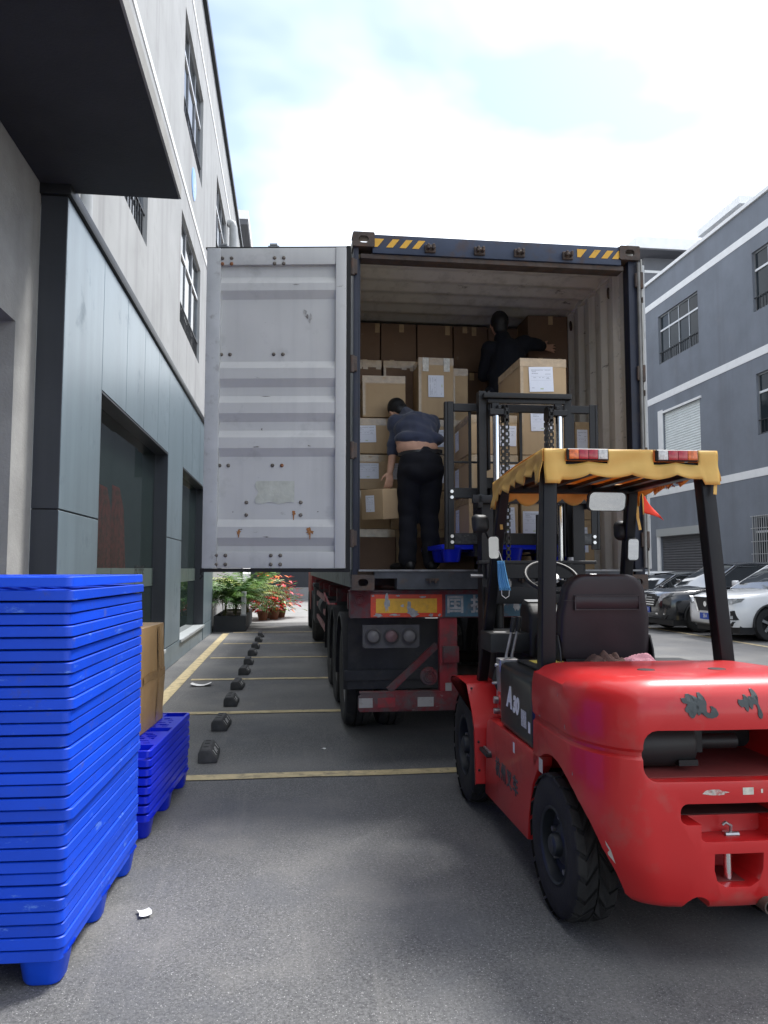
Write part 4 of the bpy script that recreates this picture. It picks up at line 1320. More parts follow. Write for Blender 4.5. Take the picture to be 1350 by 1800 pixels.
carton(1.872, 2.268, 6.06, 6.72, 2.935, 3.292, 'labelled carton on the very top of the forklift load', GL, lab=(.20, .20, .56, .58))
carton(1.44, 1.86, 6.70, 7.08, 1.748, 2.3, 'rear left carton on the forklift pallet', GL, tape=False)
carton(1.90, 2.31, 6.74, 7.1, 1.748, 2.45, 'rear right carton on the forklift pallet', GL, tape=False)
# carton held by the bent man
hc = carton(.70, .96, 6.74, 7.02, 2.00, 2.27, 'small worn carton hanging from the bent man\'s left hand', None, rotz=R(38), tilt=(R(2), R(-5)), side=(.25, .25, .42, .55), tape=False)
# big taped carton on the low pallet stack
wt = M('brown_wide_tape', (.385, .24, .11), .22, var=(12, .12), bump=(20, .3, 4, .01), coat=.2)
bc = thing('carton', 'tall taped carton standing on the low stack of bright blue pallets', 'carton', (-1.20, 5.42, .506), R(-4))
mb = MB()
rings = []
for f, e in ((0, .004), (.1, .0), (.45, .012), (.75, .0), (1, -.004)):
    rings.append([(-.30, -.36, f * .665), (.30 + e, -.36, f * .665), (.30 + e + .004, 0, f * .665), (.30 + e, .26, f * .665), (-.30, .26, f * .665)])
mb.loft(rings).build('box', M('taped_kraft', (.40, .25, .115), .5, var=(3, .10), streak=((.33, .20, .09), 12, .5), bump=(30, .15), coat=.12), bc, bevel=.006)
for z_ in (.31,):
    MB().grid(lambda u, v: (.306 + .012 * math.sin(1.5 + u), -.35 + .60 * u, z_ + .052 * v + .01 * math.sin(u * 6)), 10, 1).build('tape', wt, bc, recalc=False)
for y_ in (.02,):
    MB().grid(lambda u, v: (.307 + .010 * math.sin(math.pi * v), y_ + .05 * u + .02 * v, .01 + .64 * v), 1, 12).build('tape', wt, bc, recalc=False)

# ================================================================== WHEEL STOPS, SCRAPS
stop_m = M('black_rubber', (.058, .058, .060), .75, var=(9, .3), dirt=((.085, .083, .078), 8, .5, .6), bump=(80, .3))
ref_m = M('dull_reflective', (.62, .62, .60), .5, var=(25, .3), dirt=((.25, .25, .25), 20, .56, .6))
stop_mesh = MB()
prof_ = [(-.075, 0), (.075, 0), (.075, .032), (.022, .106), (-.052, .108), (-.075, .080)]
Lq = .19
rings = []
for y, s in ((-Lq, .0), (-Lq + .018, 1), (-Lq + .018, 1), (Lq - .018, 1), (Lq, .0)):
    rings.append([(x, y, z if s else z * .90) for x, z in prof_])
stop_mesh.loft([rings[0], rings[1], rings[3], rings[4]])
st_me = stop_mesh.mesh('body', stop_m, bevel=.003, seg=1)
def slope_quad(mb_, y0, y1, a, b, l=.0015):
    f = lambda t: (.075 + (.022 - .075) * t + .81 * l, .032 + .074 * t + .58 * l)
    (xa, za), (xb, zb) = f(a), f(b)
    mb_.add([(xa, y0, za), (xa, y1, za), (xb, y1, zb), (xb, y0, zb)], [(0, 1, 2, 3)])
mk = []
for (y0, y1, a, b) in ((-.135, -.115, .2, .75), (-.055, -.035, .2, .6), (-.03, .0, .25, .7), (.015, .035, .2, .7), (.105, .125, .2, .75)):
    q_ = MB()
    slope_quad(q_, y0, y1, a, b)
    mk.append(q_.mesh('reflector', ref_m, smooth=0, recalc=False))
gro = []
for y in (-.10, .02, .12):
    gro.append(MB().box(-.040, .0, y, y + .03, .1075, .1095).mesh('slot', gasket_m, smooth=0))
for k, y in enumerate((6.59, 7.82, 9.14, 10.35, 11.75, 12.93, 14.25, 15.45, 16.8, 18.0)):
    t = thing('wheel_stop', 'black rubber wheel stop, %s of the row between building and trailer' % ('nearest' if k == 0 else ordinal(k) + ' from the camera' if k < 9 else 'farthest'), 'wheel stop', (-.655 + random.uniform(-.01, .01), y, 0), R(random.uniform(-3, 2)), 'row of wheel stops')
    link('body', st_me, t)
    for m_ in mk:
        link('reflector', m_, t)
    if k < 5:
        for m_ in gro:
            link('slot', m_, t)
pap = M('white_paper', (.78, .78, .77), .8)
def scrap(label, x, y, w, l, rz, curl):
    o = MB().grid(lambda u, v: ((u - .5) * w + .1 * w * math.sin(v * 3), (v - .5) * l, .008 + curl * (abs(u - .5) * 2) ** 2 + curl * .3 * math.sin(v * 5)), 6, 4).build('paper_scrap', pap, None, recalc=False)
    o.location = (x, y, 0)
    o.rotation_euler = (0, 0, rz)
    tag(o, label, 'paper')
scrap('small torn white paper scrap on the asphalt by the pallets', -.637, 3.68, .055, .075, R(20), .006)
scrap('curled white paper strip lying near the yellow bay line', -1.17, 10.6, .26, .18, R(5), .03)
scrap('tiny white scrap on the asphalt behind the trailer wheel', .30, 6.75, .03, .04, R(40), .004)

# ================================================================== PEOPLE
def capsule(mb, p0, r0, p1, r1, n=14):
    p0, p1 = Vector(p0), Vector(p1)
    d = (p1 - p0)
    L_ = max(d.length, 1e-5)
    d.normalize()
    u = Vector((0, 0, 1)) if abs(d.z) < .9 else Vector((1, 0, 0))
    x = d.cross(u).normalized()
    y = d.cross(x)
    rings = []
    for k in range(1, 5):
        a = R(90 * k / 4)
        rings.append((p0 - d * r0 * math.cos(a), r0 * math.sin(a)))
    for k in range(0, 4):
        a = R(90 * k / 4)
        rings.append((p1 + d * r1 * math.sin(a), r1 * math.cos(a)))
    mb.loft([[c_ + (x * math.cos(2 * math.pi * j / n) + y * math.sin(2 * math.pi * j / n)) * r_ for j in range(n)] for c_, r_ in rings])
def blob(name, caps, balls, mat, parent, voxel=.009, smooth=6, shift=None, folds=None):
    """one continuous surface grown over tapered limbs"""
    mb = MB()
    for c_ in caps:
        capsule(mb, *c_)
    for b_ in balls:
        mb.ball(b_[0], *b_[1], nu=20, nv=14, rot=b_[2] if len(b_) > 2 else None)
    o = link('tmp', mb.mesh('tmp', mat, shift=shift))
    d = o.modifiers.new('r', 'REMESH')
    d.mode = 'VOXEL'
    d.voxel_size = voxel
    s_ = o.modifiers.new('s', 'SMOOTH')
    s_.factor = .5
    s_.iterations = smooth
    me = bake(o)
    if folds:
        amp, fr = folds
        nrm = [v.normal.copy() for v in me.vertices]
        for v, nv in zip(me.vertices, nrm):
            q = v.co.copy()
            v.co = q + nv * amp * (math.sin(q.z * fr + 3 * math.sin(q.x * 9) + 2 * math.sin(q.y * 8)) * .6 + math.sin(q.x * fr * .8 + q.z * 11) * .4)
    me.polygons.foreach_set('use_smooth', [True] * len(me.polygons))
    me.name = name
    return link(name, me, parent)
skin_m = M('skin', (.50, .285, .195), .55, var=(14, .10), spec=.4)
hair_m = M('black_hair', (.006, .006, .007), .5, bump=(160, .6, 3, .004))
shirt_m = M('slate_blue_shirt', (.034, .042, .075), .9, var=(8, .15), bump=(300, .15), sheen=.2)
trou_m = M('black_trousers', (.0045, .005, .009), .9, var=(7, .3), bump=(240, .1))
shoe_m = M('black_leather_shoe', (.008, .008, .009), .45)
def hand(caps, wrist, dirv, palm_n, side, spread=1., curl=.25, sc_=1.):
    """five separate fingers; dirv = towards the fingers, palm_n = out of the back of the hand, side = towards the thumb"""
    w, d, nn, s_ = Vector(wrist), Vector(dirv).normalized(), Vector(palm_n).normalized(), Vector(side).normalized()
    for k, off in enumerate((-.030, -.010, .010, .030)):
        caps.append((w + d * .015 + s_ * off * .6, .013 * sc_, w + d * .085 + s_ * off, .0115 * sc_))
    for k, (off, ln) in enumerate(((.031, .070), (.011, .080), (-.010, .073), (-.030, .056))):
        b = w + d * .085 + s_ * off
        dd = (d + s_ * off * 6 * spread).normalized()
        m1 = b + dd * ln * .5 - nn * curl * ln * .25
        m2 = m1 + (dd - nn * curl * 1.5).normalized() * ln * .5
        caps.append((b, .0098 * sc_, m1, .009 * sc_))
        caps.append((m1, .009 * sc_, m2, .0072 * sc_))
    tb_ = w + d * .025 + s_ * .032
    tm = tb_ + (d * .55 + s_ * .8 * spread - nn * .35).normalized() * .042
    te = tm + (d * .9 + s_ * .3 * spread - nn * .4).normalized() * .032
    caps.append((tb_, .0135 * sc_, tm, .0105 * sc_))
    caps.append((tm, .0105 * sc_, te, .0085 * sc_))

# ---- bent man handling a small carton, seen from behind
MO = (1.12, 6.75, 1.535)
P1 = thing('person', 'bent man in slate blue shirt and black trousers lifting a small carton', 'person', MO)
pel, wai, che, nek = Vector((1.155, 6.74, 2.47)), Vector((1.145, 6.77, 2.63)), Vector((1.135, 6.93, 2.835)), Vector((1.075, 7.08, 2.995))
hed = Vector((1.005, 7.15, 3.045))
shL, elL, wrL = Vector((.975, 6.98, 2.885)), Vector((.935, 6.93, 2.63)), Vector((.893, 6.86, 2.425))
shR, elR, wrR = Vector((1.30, 7.06, 2.91)), Vector((1.33, 7.22, 2.66)), Vector((1.10, 7.13, 2.33))
hipL, hipR = Vector((1.065, 6.74, 2.45)), Vector((1.245, 6.74, 2.45))
knL, knR = Vector((1.05, 6.80, 2.02)), Vector((1.235, 6.78, 2.02))
anL, anR = Vector((1.03, 6.72, 1.62)), Vector((1.245, 6.71, 1.62))
caps = [(pel, .15, wai, .145), (wai, .15, che, .155), (che, .14, nek, .07), (nek, .055, hed, .06), (shL, .055, elL, .043), (elL, .043, wrL, .029), (shR, .055, elR, .042), (elR, .042, wrR, .028),
        (che, .10, shL, .06), (che, .10, shR, .06), (hipL, .09, knL, .06), (knL, .06, anL, .04), (hipR, .09, knR, .06), (knR, .06, anR, .04), (anL, .04, anL + Vector((-.05, .16, -.05)), .03), (anR, .04, anR + Vector((.02, .17, -.05)), .03)]
hand(caps, wrL, (-.08, -.10, -1), (0.35, -1, .1), (-1, -.3, .1), .7, .35)
hand(caps, wrR, (-.5, -.1, -.8), (.7, .5, 0), (-.3, .8, 0), .6, .4)
hr = Euler((R(-38), R(-14), R(25))).to_matrix()
balls = [(hed, (.078, .096, .112), hr), (wai + Vector((-.02, -.02, 0)), (.19, .125, .11)), (wai + Vector((-.05, 0, .06)), (.165, .125, .10))]
balls += [(hed + hr @ Vector((0, .092, -.02)), (.014, .018, .022), hr), (hed + hr @ Vector((0, .07, -.075)), (.04, .03, .03), hr), (hed + hr @ Vector((-.081, .005, -.01)), (.012, .02, .032), hr), (hed + hr @ Vector((.081, .005, -.01)), (.012, .02, .032), hr)]
blob('body', caps, balls, skin_m, P1, .0075, 4, MO)
blob('hair', [], [(hed + hr @ Vector((0, -.018, .030)), (.087, .098, .100), hr), (hed + hr @ Vector((0, -.055, -.02)), (.072, .055, .075), hr)], hair_m, P1, .008, 3, MO)
blob('shirt', [(wai + Vector((.0, .02, .055)), .165, che, .172), (che, .160, nek, .080), (shL + Vector((.03, 0, 0)), .092, elL + Vector((0, 0, .01)), .062), (elL + Vector((.002, 0, .05)), .066, elL + Vector((-.004, -.008, -.01)), .058), (shR, .09, elR, .064), (che, .14, shL, .10), (che, .14, shR, .10)],
     [(che + Vector((0, -.04, -.02)), (.205, .13, .15)), (che + Vector((.03, .02, .06)), (.19, .13, .10)), (wai + Vector((.045, .03, .09)), (.20, .135, .075)), (wai + Vector((-.045, .0, .085)), (.185, .15, .075))], shirt_m, P1, .0085, 5, MO, (.0045, 55))
blob('trousers', [(pel + Vector((0, 0, .06)), .15, pel, .16), (hipL, .125, knL + Vector((0, 0, .1)), .098), (knL + Vector((0, 0, .1)), .098, knL, .088), (knL, .088, anL, .078), (hipR, .125, knR + Vector((0, 0, .1)), .098), (knR + Vector((0, 0, .1)), .098, knR, .09), (knR, .09, anR, .08)],
     [(pel + Vector((0, -.02, .03)), (.20, .145, .12)), (pel + Vector((0, -.04, -.05)), (.195, .135, .12))], trou_m, P1, .009, 5, MO, (.006, 42))
bl = MB()
bpts = [(wai + Vector((.01, -.01, -.045)) + Vector((.198 * math.cos(a), .145 * math.sin(a), .012 * math.cos(a)))) for a in [2 * math.pi * k / 28 for k in range(28)]]
rings = []
for p_ in bpts:
    d_ = (p_ - (wai + Vector((.01, -.01, -.045)))).normalized()
    rings.append([p_ + Vector((0, 0, -.017)) - d_ * .006, p_ + Vector((0, 0, -.017)) + d_ * .004, p_ + Vector((0, 0, .017)) + d_ * .004, p_ + Vector((0, 0, .017)) - d_ * .006])
rings.append(rings[0])
bl.loft(rings, True, False)
bl.build('belt', M('black_belt', (.02, .02, .021), .35, coat=.2), P1, shift=MO)
for a_, dirx in ((anL, -.10), (anR, .03)):
    heel = a_ + Vector((-dirx * .2, -.045, -.045))
    toe = a_ + Vector((dirx, .17, -.055))
    blob('shoe', [(heel, .042, heel * .5 + toe * .5, .042), (heel * .5 + toe * .5, .042, toe, .036), (a_, .05, heel, .046)], [], shoe_m, P1, .007, 3, MO)

# ---- worker in the dark at the back, arm against a carton
WO = (2.10, 7.36, 2.533)
P2 = thing('person', 'worker in dark clothes at the back, pushing a carton with one hand', 'person', WO)
hd_, nk, ch, ws, pv = Vector((2.075, 7.40, 4.005)), Vector((2.10, 7.37, 3.86)), Vector((2.14, 7.33, 3.68)), Vector((2.12, 7.33, 3.46)), Vector((2.10, 7.34, 3.30))
sL, eL, wL = Vector((1.965, 7.36, 3.74)), Vector((1.93, 7.47, 3.50)), Vector((2.0, 7.60, 3.70))
sR, eR, wR = Vector((2.315, 7.32, 3.80)), Vector((2.46, 7.35, 3.80)), Vector((2.565, 7.47, 3.815))
hl, hr2, kl, kr, al, ar = Vector((2.02, 7.35, 3.28)), Vector((2.19, 7.35, 3.28)), Vector((2.0, 7.38, 2.93)), Vector((2.22, 7.38, 2.93)), Vector((2.0, 7.32, 2.61)), Vector((2.22, 7.32, 2.61))
caps = [(pv, .14, ws, .135), (ws, .135, ch, .15), (ch, .13, nk, .065), (nk, .055, hd_, .06), (sL, .05, eL, .04), (eL, .04, wL, .028), (sR, .05, eR, .04), (eR, .04, wR, .03), (ch, .10, sL, .06), (ch, .10, sR, .06),
        (hl, .09, kl, .06), (kl, .06, al, .04), (hr2, .09, kr, .06), (kr, .06, ar, .04), (al, .04, al + Vector((0, .14, -.04)), .03), (ar, .04, ar + Vector((0, .14, -.04)), .03)]
hand(caps, wR, (1, .45, .06), (0, -1, .1), (-.1, 0, 1), 1.2, .05, 1.05)
hand(caps, wL, (.1, .5, .9), (0, -1, .2), (1, 0, 0), .8, .1)
h2 = Euler((R(0), R(8), R(-15))).to_matrix()
blob('body', caps, [(hd_, (.078, .096, .112), h2), (hd_ + h2 @ Vector((0, .092, -.02)), (.014, .018, .022), h2), (hd_ + h2 @ Vector((-.08, 0, -.01)), (.012, .02, .032), h2), (hd_ + h2 @ Vector((.08, 0, -.01)), (.012, .02, .032), h2)], skin_m, P2, .0075, 4, WO)
dk_m = M('dark_navy_jacket', (.0035, .004, .008), .92, bump=(260, .1))
blob('hair', [], [(hd_ + Vector((0, -.02, .03)), (.092, .106, .110)), (hd_ + Vector((0, -.05, -.04)), (.076, .06, .075))], hair_m, P2, .01, 3, WO)
blob('jacket', [(pv, .165, ws, .165), (ws, .165, ch, .175), (ch, .15, nk, .085), (sL, .085, eL, .065), (eL, .06, wL * .6 + eL * .4, .05), (sR, .085, eR, .062), (eR, .062, eR * .35 + wR * .65, .052), (ch, .13, sL, .09), (ch, .13, sR, .09)],
     [(ws, (.19, .15, .16))], dk_m, P2, .009, 5, WO, (.004, 45))
blob('trousers', [(pv, .15, hl, .12), (pv, .15, hr2, .12), (hl, .115, kl, .085), (kl, .085, al, .075), (hr2, .115, kr, .085), (kr, .085, ar, .075)], [], trou_m, P2, .01, 5, WO)
for q in (al, ar):
    blob('shoe', [(q + Vector((0, -.03, -.04)), .04, q + Vector((0, .16, -.045)), .034)], [], shoe_m, P2, .009, 3, WO)

# ================================================================== FORKLIFT
fred_m = M('forklift_red', (.52, .016, .018), .36, var=(2.2, .06), coat=.28, dirt=((.34, .085, .07), 4.5, .55, .5), scuff=((.50, .26, .24), 18, .675), bump=(7, .03, 2, .02))
fblk_m = M('forklift_black_steel', (.008, .008, .0095), .5, var=(6, .25), dirt=((.045, .043, .042), 7, .57, .5))
fpost_m = M('guard_black_paint', (.006, .006, .008), .42, var=(5, .2), spec=.35)
plast_m = M('black_plastic', (.017, .018, .019), .5, var=(7, .2), dirt=((.06, .058, .055), 6, .58, .45))
vinyl_m = M('seat_vinyl', (.026, .018, .022), .42, var=(5, .15), bump=(18, .10, 4, .01))
chrome_m = M('chrome', (.72, .72, .73), .16, metal=1.)
steel_m = M('plain_steel', (.42, .42, .43), .4, metal=.8, var=(14, .2))
ftyre_m = M('forklift_tyre', (.016, .016, .017), .8, var=(8, .25), dirt=((.050, .048, .045), 6, .54, .5), bump=(60, .25))
frim_m = M('forklift_rim', (.018, .022, .028), .45, var=(5, .2))
char_m = M('grey_lettering', (.055, .065, .068), .55)
dust_m = M('dusty_red_recess', (.22, .045, .042), .75, var=(6, .2))
mirror_m = M('mirror_glass', (.85, .87, .88), .02, metal=1.)

FO = (1.79, 5.17, 0)
FK = thing('forklift', 'red diesel forklift with yellow scalloped roof cover, parked behind the container', 'forklift', FO, R(-1.7))
def fp(name, mb, mat, parent=FK, **k):
    return mb.build(name, mat, parent, **k)

# ---- counterweight
def cw_outline(z, inset=0.):
    hw, fy, ry, rad = .565 - inset, -1.50, -2.32 + inset, .235
    if z < .5:
        hw -= (.5 - z) * .30
        ry += (.5 - z) * .12
    pts = [(-hw, fy), (-hw, -1.93)]
    for k in range(1, 12):
        a = R(90 * k / 12)
        pts.append((-hw + rad * 1.0 * (1 - math.cos(a)), ry + .40 - .40 * math.sin(a) if False else (-1.93 + (ry + 1.93) * math.sin(a))))
    # slightly bowed rear
    for k in range(0, 9):
        u = k / 8
        x = (-hw + rad) + (2 * (hw - rad)) * u
        pts.append((x, ry - .012 * math.sin(math.pi * u)))
    for k in range(11, 0, -1):
        a = R(90 * k / 12)
        pts.append((hw - rad * (1 - math.cos(a)), -1.93 + (ry + 1.93) * math.sin(a)))
    pts += [(hw, -1.93), (hw, fy)]
    return [(x, y, z) for x, y in pts]
rings = []
for z, ins in ((.245, .03), (.26, .012), (.285, .0), (.45, .0), (.60, .0), (.70, .0), (.815, .002), (.828, .012), (.842, .012), (.856, .0), (.92, -.004), (1.0, -.002), (1.05, .008), (1.085, .03), (1.108, .062), (1.120, .105), (1.124, .16)):
    r_ = cw_outline(z, ins)
    if z > 1.06:                                      # top falls slightly to the front
        r_ = [(x, y, z - .03 * max(0, (y + 2.2)) / .7) for x, y, z in r_]
    rings.append(r_)
cwb = MB().loft(rings)
cuts = []
def rbox(w, h, r, y0, y1, cx, cz, n=4):
    return MB().prism(rrect(w, h, r, n, cx, cz), 'y', y0, y1)
cuts.append(rbox(.735, .195, .055, -2.6, -1.78, 0, .832))
cuts.append(rbox(.46, .080, .030, -2.6, -1.95, 0, .612))
cuts.append(MB().prism(rrect(.30, .075, .02, 4, 0, .545), 'y', -2.6, -2.21))
cuts.append(MB().prism([(-.098, .462), (-.098, .40), (-.085, .355), (-.05, .332), (.05, .332), (.085, .355), (.098, .40), (.098, .462)], 'y', -2.6, -2.10))
for x_ in (-.155, .155):
    cuts.append(MB().cyl((x_, -2.6, .245), (x_, -1.9, .245), .052, n=18))
for s_ in (-1, 1):
    cuts.append(MB().cyl((s_ * .26, -1.80, .30), (s_ * .9, -1.80, .30), .415, n=40))
cw_me = carve(cwb, cuts, fred_m, .015, 3, 'counterweight')
cw = link('counterweight', cw_me, FK)
fp('recess_back', MB().box(-.362, .362, -1.80, -1.785, .74, .925), fblk_m, cw, smooth=0)
fp('muffler', MB().lathe([(0, -.34), (.085, -.34), (.094, -.33), (.094, -.10), (.085, -.085), (.03, -.08), (.03, .12), (0, .12)], 'x', (-.005, -2.11, .838), 28), plast_m, cw)
fp('recess_floor', MB().box(-.355, .355, -2.27, -1.81, .7362, .7385), dust_m, cw, smooth=0)
fp('recess_floor', MB().box(-.215, .215, -2.205, -1.96, .5735, .576), M('grimy_recess', (.075, .045, .042), .85, var=(8, .3)), cw, smooth=0)
fp('recess_floor', MB().box(-.07, .07, -2.26, -2.11, .3335, .3355), dust_m, cw, smooth=0)
fp('slot_shade_plate', MB().box(-.222, .222, -1.99, -1.97, .5765, .648), fblk_m, cw, smooth=0)  # black plate added to stand for the shade deep in the slot
fp('muffler_clamp', MB().box(-.17, -.09, -2.20, -2.14, .762, .785).box(-.078, -.04, -2.14, -2.06, .80, .90), fblk_m, cw, smooth=0)
fp('drawbar_pin', MB().cyl((0.0, -2.235, .31), (0.0, -2.235, .515), .017, n=14), chrome_m, cw)
fp('pin_handle', MB().tube([(.005, -2.255, .515), (.005, -2.26, .545), (-.02, -2.265, .56), (-.03, -2.262, .55)], .006, 8).cyl((-.02, -2.26, .512), (.035, -2.26, .512), .010, n=8), steel_m, cw)
fp('tail_pipe', MB().lathe([(.024, -2.34), (.03, -2.34), (.03, -2.0), (.024, -2.0)], 'y', (.115, 0, .262), 18), rust_m, cw)
from mathutils.bvhtree import BVHTree
cw_tree = BVHTree.FromPolygons([v.co.copy() for v in cw_me.vertices], [tuple(p.vertices) for p in cw_me.polygons])
def rear_y(x, z):
    h = cw_tree.ray_cast(Vector((x, -3.0, z)), Vector((0, 1, 0)))
    return h[0].y if h[0] is not None and h[0].y < -2.0 else -2.33
hang = [(95, 215), (165, 210), (170, 165), (215, 160), (255, 195), (270, 245), (310, 260), (325, 210), (335, 145), (370, 145), (405, 190), (435, 255), (440, 300), (425, 330), (430, 390), (470, 415), (515, 395), (525, 385), (490, 345), (485, 320), (515, 320), (560, 350), (595, 425), (565, 460), (500, 480), (440, 470), (395, 440), (375, 390), (350, 395), (340, 430), (315, 435), (298, 415), (300, 380), (325, 350), (330, 315), (290, 295), (250, 310), (230, 355), (235, 400), (255, 465), (230, 475), (190, 445), (175, 405), (140, 385), (135, 350), (165, 325), (175, 290), (130, 280), (105, 260)]
zhou = [(880, 235), (915, 245), (955, 235), (960, 180), (985, 175), (1010, 200), (1015, 220), (1045, 195), (1070, 205), (1090, 240), (1110, 240), (1085, 180), (1080, 110), (1110, 105), (1140, 130), (1165, 185), (1165, 240), (1160, 290), (1175, 340), (1195, 395), (1210, 440), (1200, 490), (1175, 495), (1150, 470), (1140, 430), (1145, 370), (1130, 310), (1090, 300), (1080, 340), (1065, 370), (1045, 355), (1030, 300), (1015, 310), (1015, 370), (1000, 400), (975, 380), (955, 335), (920, 340), (890, 315), (870, 275)]
def brush(pts, x0, grow=0.):
    k = 1 / 7.94 / 437
    out = [(x0 + (x - 340 if x < 700 else x - 1040) * k, 1.023 - (y - 310) * k) for x, y in pts]
    return out
for pts, x0 in ((hang, -.144), (zhou, .060)):
    poly = brush(pts, x0)
    mb = MB()
    n = len(poly)
    bmc = bmesh.new()
    bmc.faces.new([bmc.verts.new((x, 0, z)) for x, z in poly])
    bmesh.ops.triangulate(bmc, faces=bmc.faces[:])
    bmesh.ops.subdivide_edges(bmc, edges=bmc.edges[:], cuts=2, use_grid_fill=True)
    bmc.verts.ensure_lookup_table()
    mb.add([(v.co.x, rear_y(v.co.x, v.co.z) - .0035, v.co.z) for v in bmc.verts], [tuple(v.index for v in f.verts) for f in bmc.faces])
    mb.add([(x, rear_y(x, z) - .0035, z) for x, z in poly] + [(x, rear_y(x, z) + .01, z) for x, z in poly], [(i, (i + 1) % n, n + (i + 1) % n, n + i) for i in range(n)])
    bmc.free()
    fp('lettering', mb, char_m, cw, smooth=0)
# stickers and chips
stick = M('pale_sticker', (.55, .52, .45), .6, var=(40, .2))
def decal(x0, x1, z0, z1, y, m_=stick, ragged=False):
    if ragged:
        pts = []
        for k in range(14):
            a = 2 * math.pi * k / 14
            q = random.uniform(.6, 1.05)
            xx, zz = (x0 + x1) / 2 + (x1 - x0) / 2 * q * math.cos(a), (z0 + z1) / 2 + (z1 - z0) / 2 * q * math.sin(a)
            pts.append((xx, rear_y(xx, zz) - .001, zz))
        fp('sticker', MB().add(pts, [tuple(range(14))]), m_, cw, smooth=0, recalc=False)
    else:
        fp('sticker', MB().add([(a_, rear_y(a_, b_) - .001, b_) for a_, b_ in ((x0, z0), (x1, z0), (x1, z1), (x0, z1))], [(0, 1, 2, 3)]), m_, cw, smooth=0, recalc=False)
decal(-.155, -.03, .682, .706, -2.3345, M('torn_sticker', (.50, .46, .42), .7, var=(60, .5), dirt=((.40, .05, .045), 40, .5, .9)), True)
decal(.018, .062, .683, .710, -2.334)
decal(.092, .10, .688, .703, -2.334)
for x_ in (-.20, .12):
    fp('top_cap', MB().lathe([(0, 1.124), (.036, 1.123), (.04, 1.118)], 'z', (x_, -1.98, -.006), 20), plast_m, cw)
# paint chips along the left flank
def side_x(y, z):
    h = cw_tree.ray_cast(Vector((-1.5, y, z)), Vector((1, 0, 0)))
    return h[0].x if h[0] is not None else -.565
rc = random.Random(9)
for (y_, z_, sy, sz) in ((-1.985, .60, .006, .03), (-1.72, .675, .006, .010), (-1.80, .69, .012, .010), (-2.04, .70, .004, .012), (-1.98, .88, .006, .012), (-2.12, .40, .005, .006), (-1.62, .86, .02, .004), (-1.90, 1.0, .003, .01)):
    pts = []
    for k in range(10):
        a = 2 * math.pi * k / 10
        q = rc.uniform(.4, 1.1)
        yy, zz = y_ + sy * q * math.cos(a), z_ + sz * q * math.sin(a)
        pts.append((side_x(yy, zz) - .0012, yy, zz))
    fp('paint_chip', MB().add(pts, [tuple(range(10))]), chip_m, cw, smooth=0, recalc=False)
fp('reflective_tag', MB().add([(side_x(a_, b_) - .0015, a_, b_) for a_, b_ in ((-2.205, .43), (-2.222, .40), (-2.222, .455), (-2.205, .485))], [(0, 1, 2, 3)]), stick, cw, smooth=0, recalc=False)
# side tags
fp('sticker', MB().add([(-.568, -1.60, .60), (-.568, -1.66, .602), (-.568, -1.66, .665), (-.568, -1.60, .665)], [(0, 1, 2, 3)]), stick, cw, smooth=0, recalc=False)

# ---- chassis sides and hood
prof = [(-.42, .165), (-1.375, .205), (-1.40, .34), (-1.47, .50), (-1.55, .585), (-1.60, .62), (-1.60, .672), (-.57, .648), (-.50, .62), (-.47, .56)]
for s_ in (-1, 1):
    a, b = sorted((s_ * .565, s_ * .50))
    sd_ = fp('chassis_side', MB().prism(prof, 'x', a, b), fred_m, bevel=.012)
    x_ = s_ * .566
    if s_ < 0:
        for i, ch_ in enumerate('杭州叉车'):
            text_obj('lettering', ch_, .108, char_m, sd_, (-.5665, -.775 - .128 * i, .402), (R(90), 0, R(-90)), .002, 0, .002)
        fp('sticker', MB().add([(-.5665, -1.12, .575), (-.5665, -1.155, .575), (-.5665, -1.155, .63), (-.5665, -1.12, .63)], [(0, 1, 2, 3)]), white_m, sd_, smooth=0, recalc=False)
fp('chassis_core', MB().box(-.50, .50, -1.46, -.42, .21, .62).box(-.26, .26, -2.05, -1.46, .25, .70).box(-.42, .42, -.42, .14, .22, .52), fblk_m, smooth=0)
fp('rear_axle', MB().box(-.40, .40, -1.80, -1.68, .24, .40), fblk_m, bevel=.02)
fp('front_axle', MB().cyl((-.45, 0, .365), (.45, 0, .365), .09, n=18), fblk_m)
hood = fp('engine_hood', MB().box(-.560, .560, -1.495, -.80, .652, 1.018), M('hood_black_plastic', (.014, .016, .017), .30, var=(4, .15), coat=.2, dirt=((.05, .05, .048), 5, .6, .4)), bevel=.05, seg=4)
fp('hood_deck', MB().box(-.47, .50, -1.495, -.86, 1.019, 1.034), plast_m, hood, bevel=.006)
text_obj('lettering', 'A', .155, white_m, hood, (-.5615, -1.03, .845), (R(90), 0, R(-90)), .001, .25, .007)
text_obj('lettering', '30', .118, white_m, hood, (-.5615, -1.165, .825), (R(90), 0, R(-90)), .001, .2, .006)
fp('sticker', MB().add([(-.5612, -1.27, .745), (-.5612, -1.37, .745), (-.5612, -1.37, .83), (-.5612, -1.27, .83)], [(0, 1, 2, 3)]), M('data_plate', (.50, .50, .49), .5, var=(120, .5)), hood, smooth=0, recalc=False)
fp('sticker', MB().add([(-.5612, -1.40, .735), (-.5612, -1.44, .735), (-.5612, -1.44, .79), (-.5612, -1.40, .79)], [(0, 1, 2, 3)]), white_m, hood, smooth=0, recalc=False)
fp('warning_sticker', MB().add([(-.42, -1.06, 1.0345), (-.24, -1.06, 1.0345), (-.24, -.92, 1.0345), (-.42, -.92, 1.0345)], [(0, 1, 2, 3)]), M('yellow_warning', (.62, .50, .10), .5, var=(60, .4)), hood, smooth=0, recalc=False)
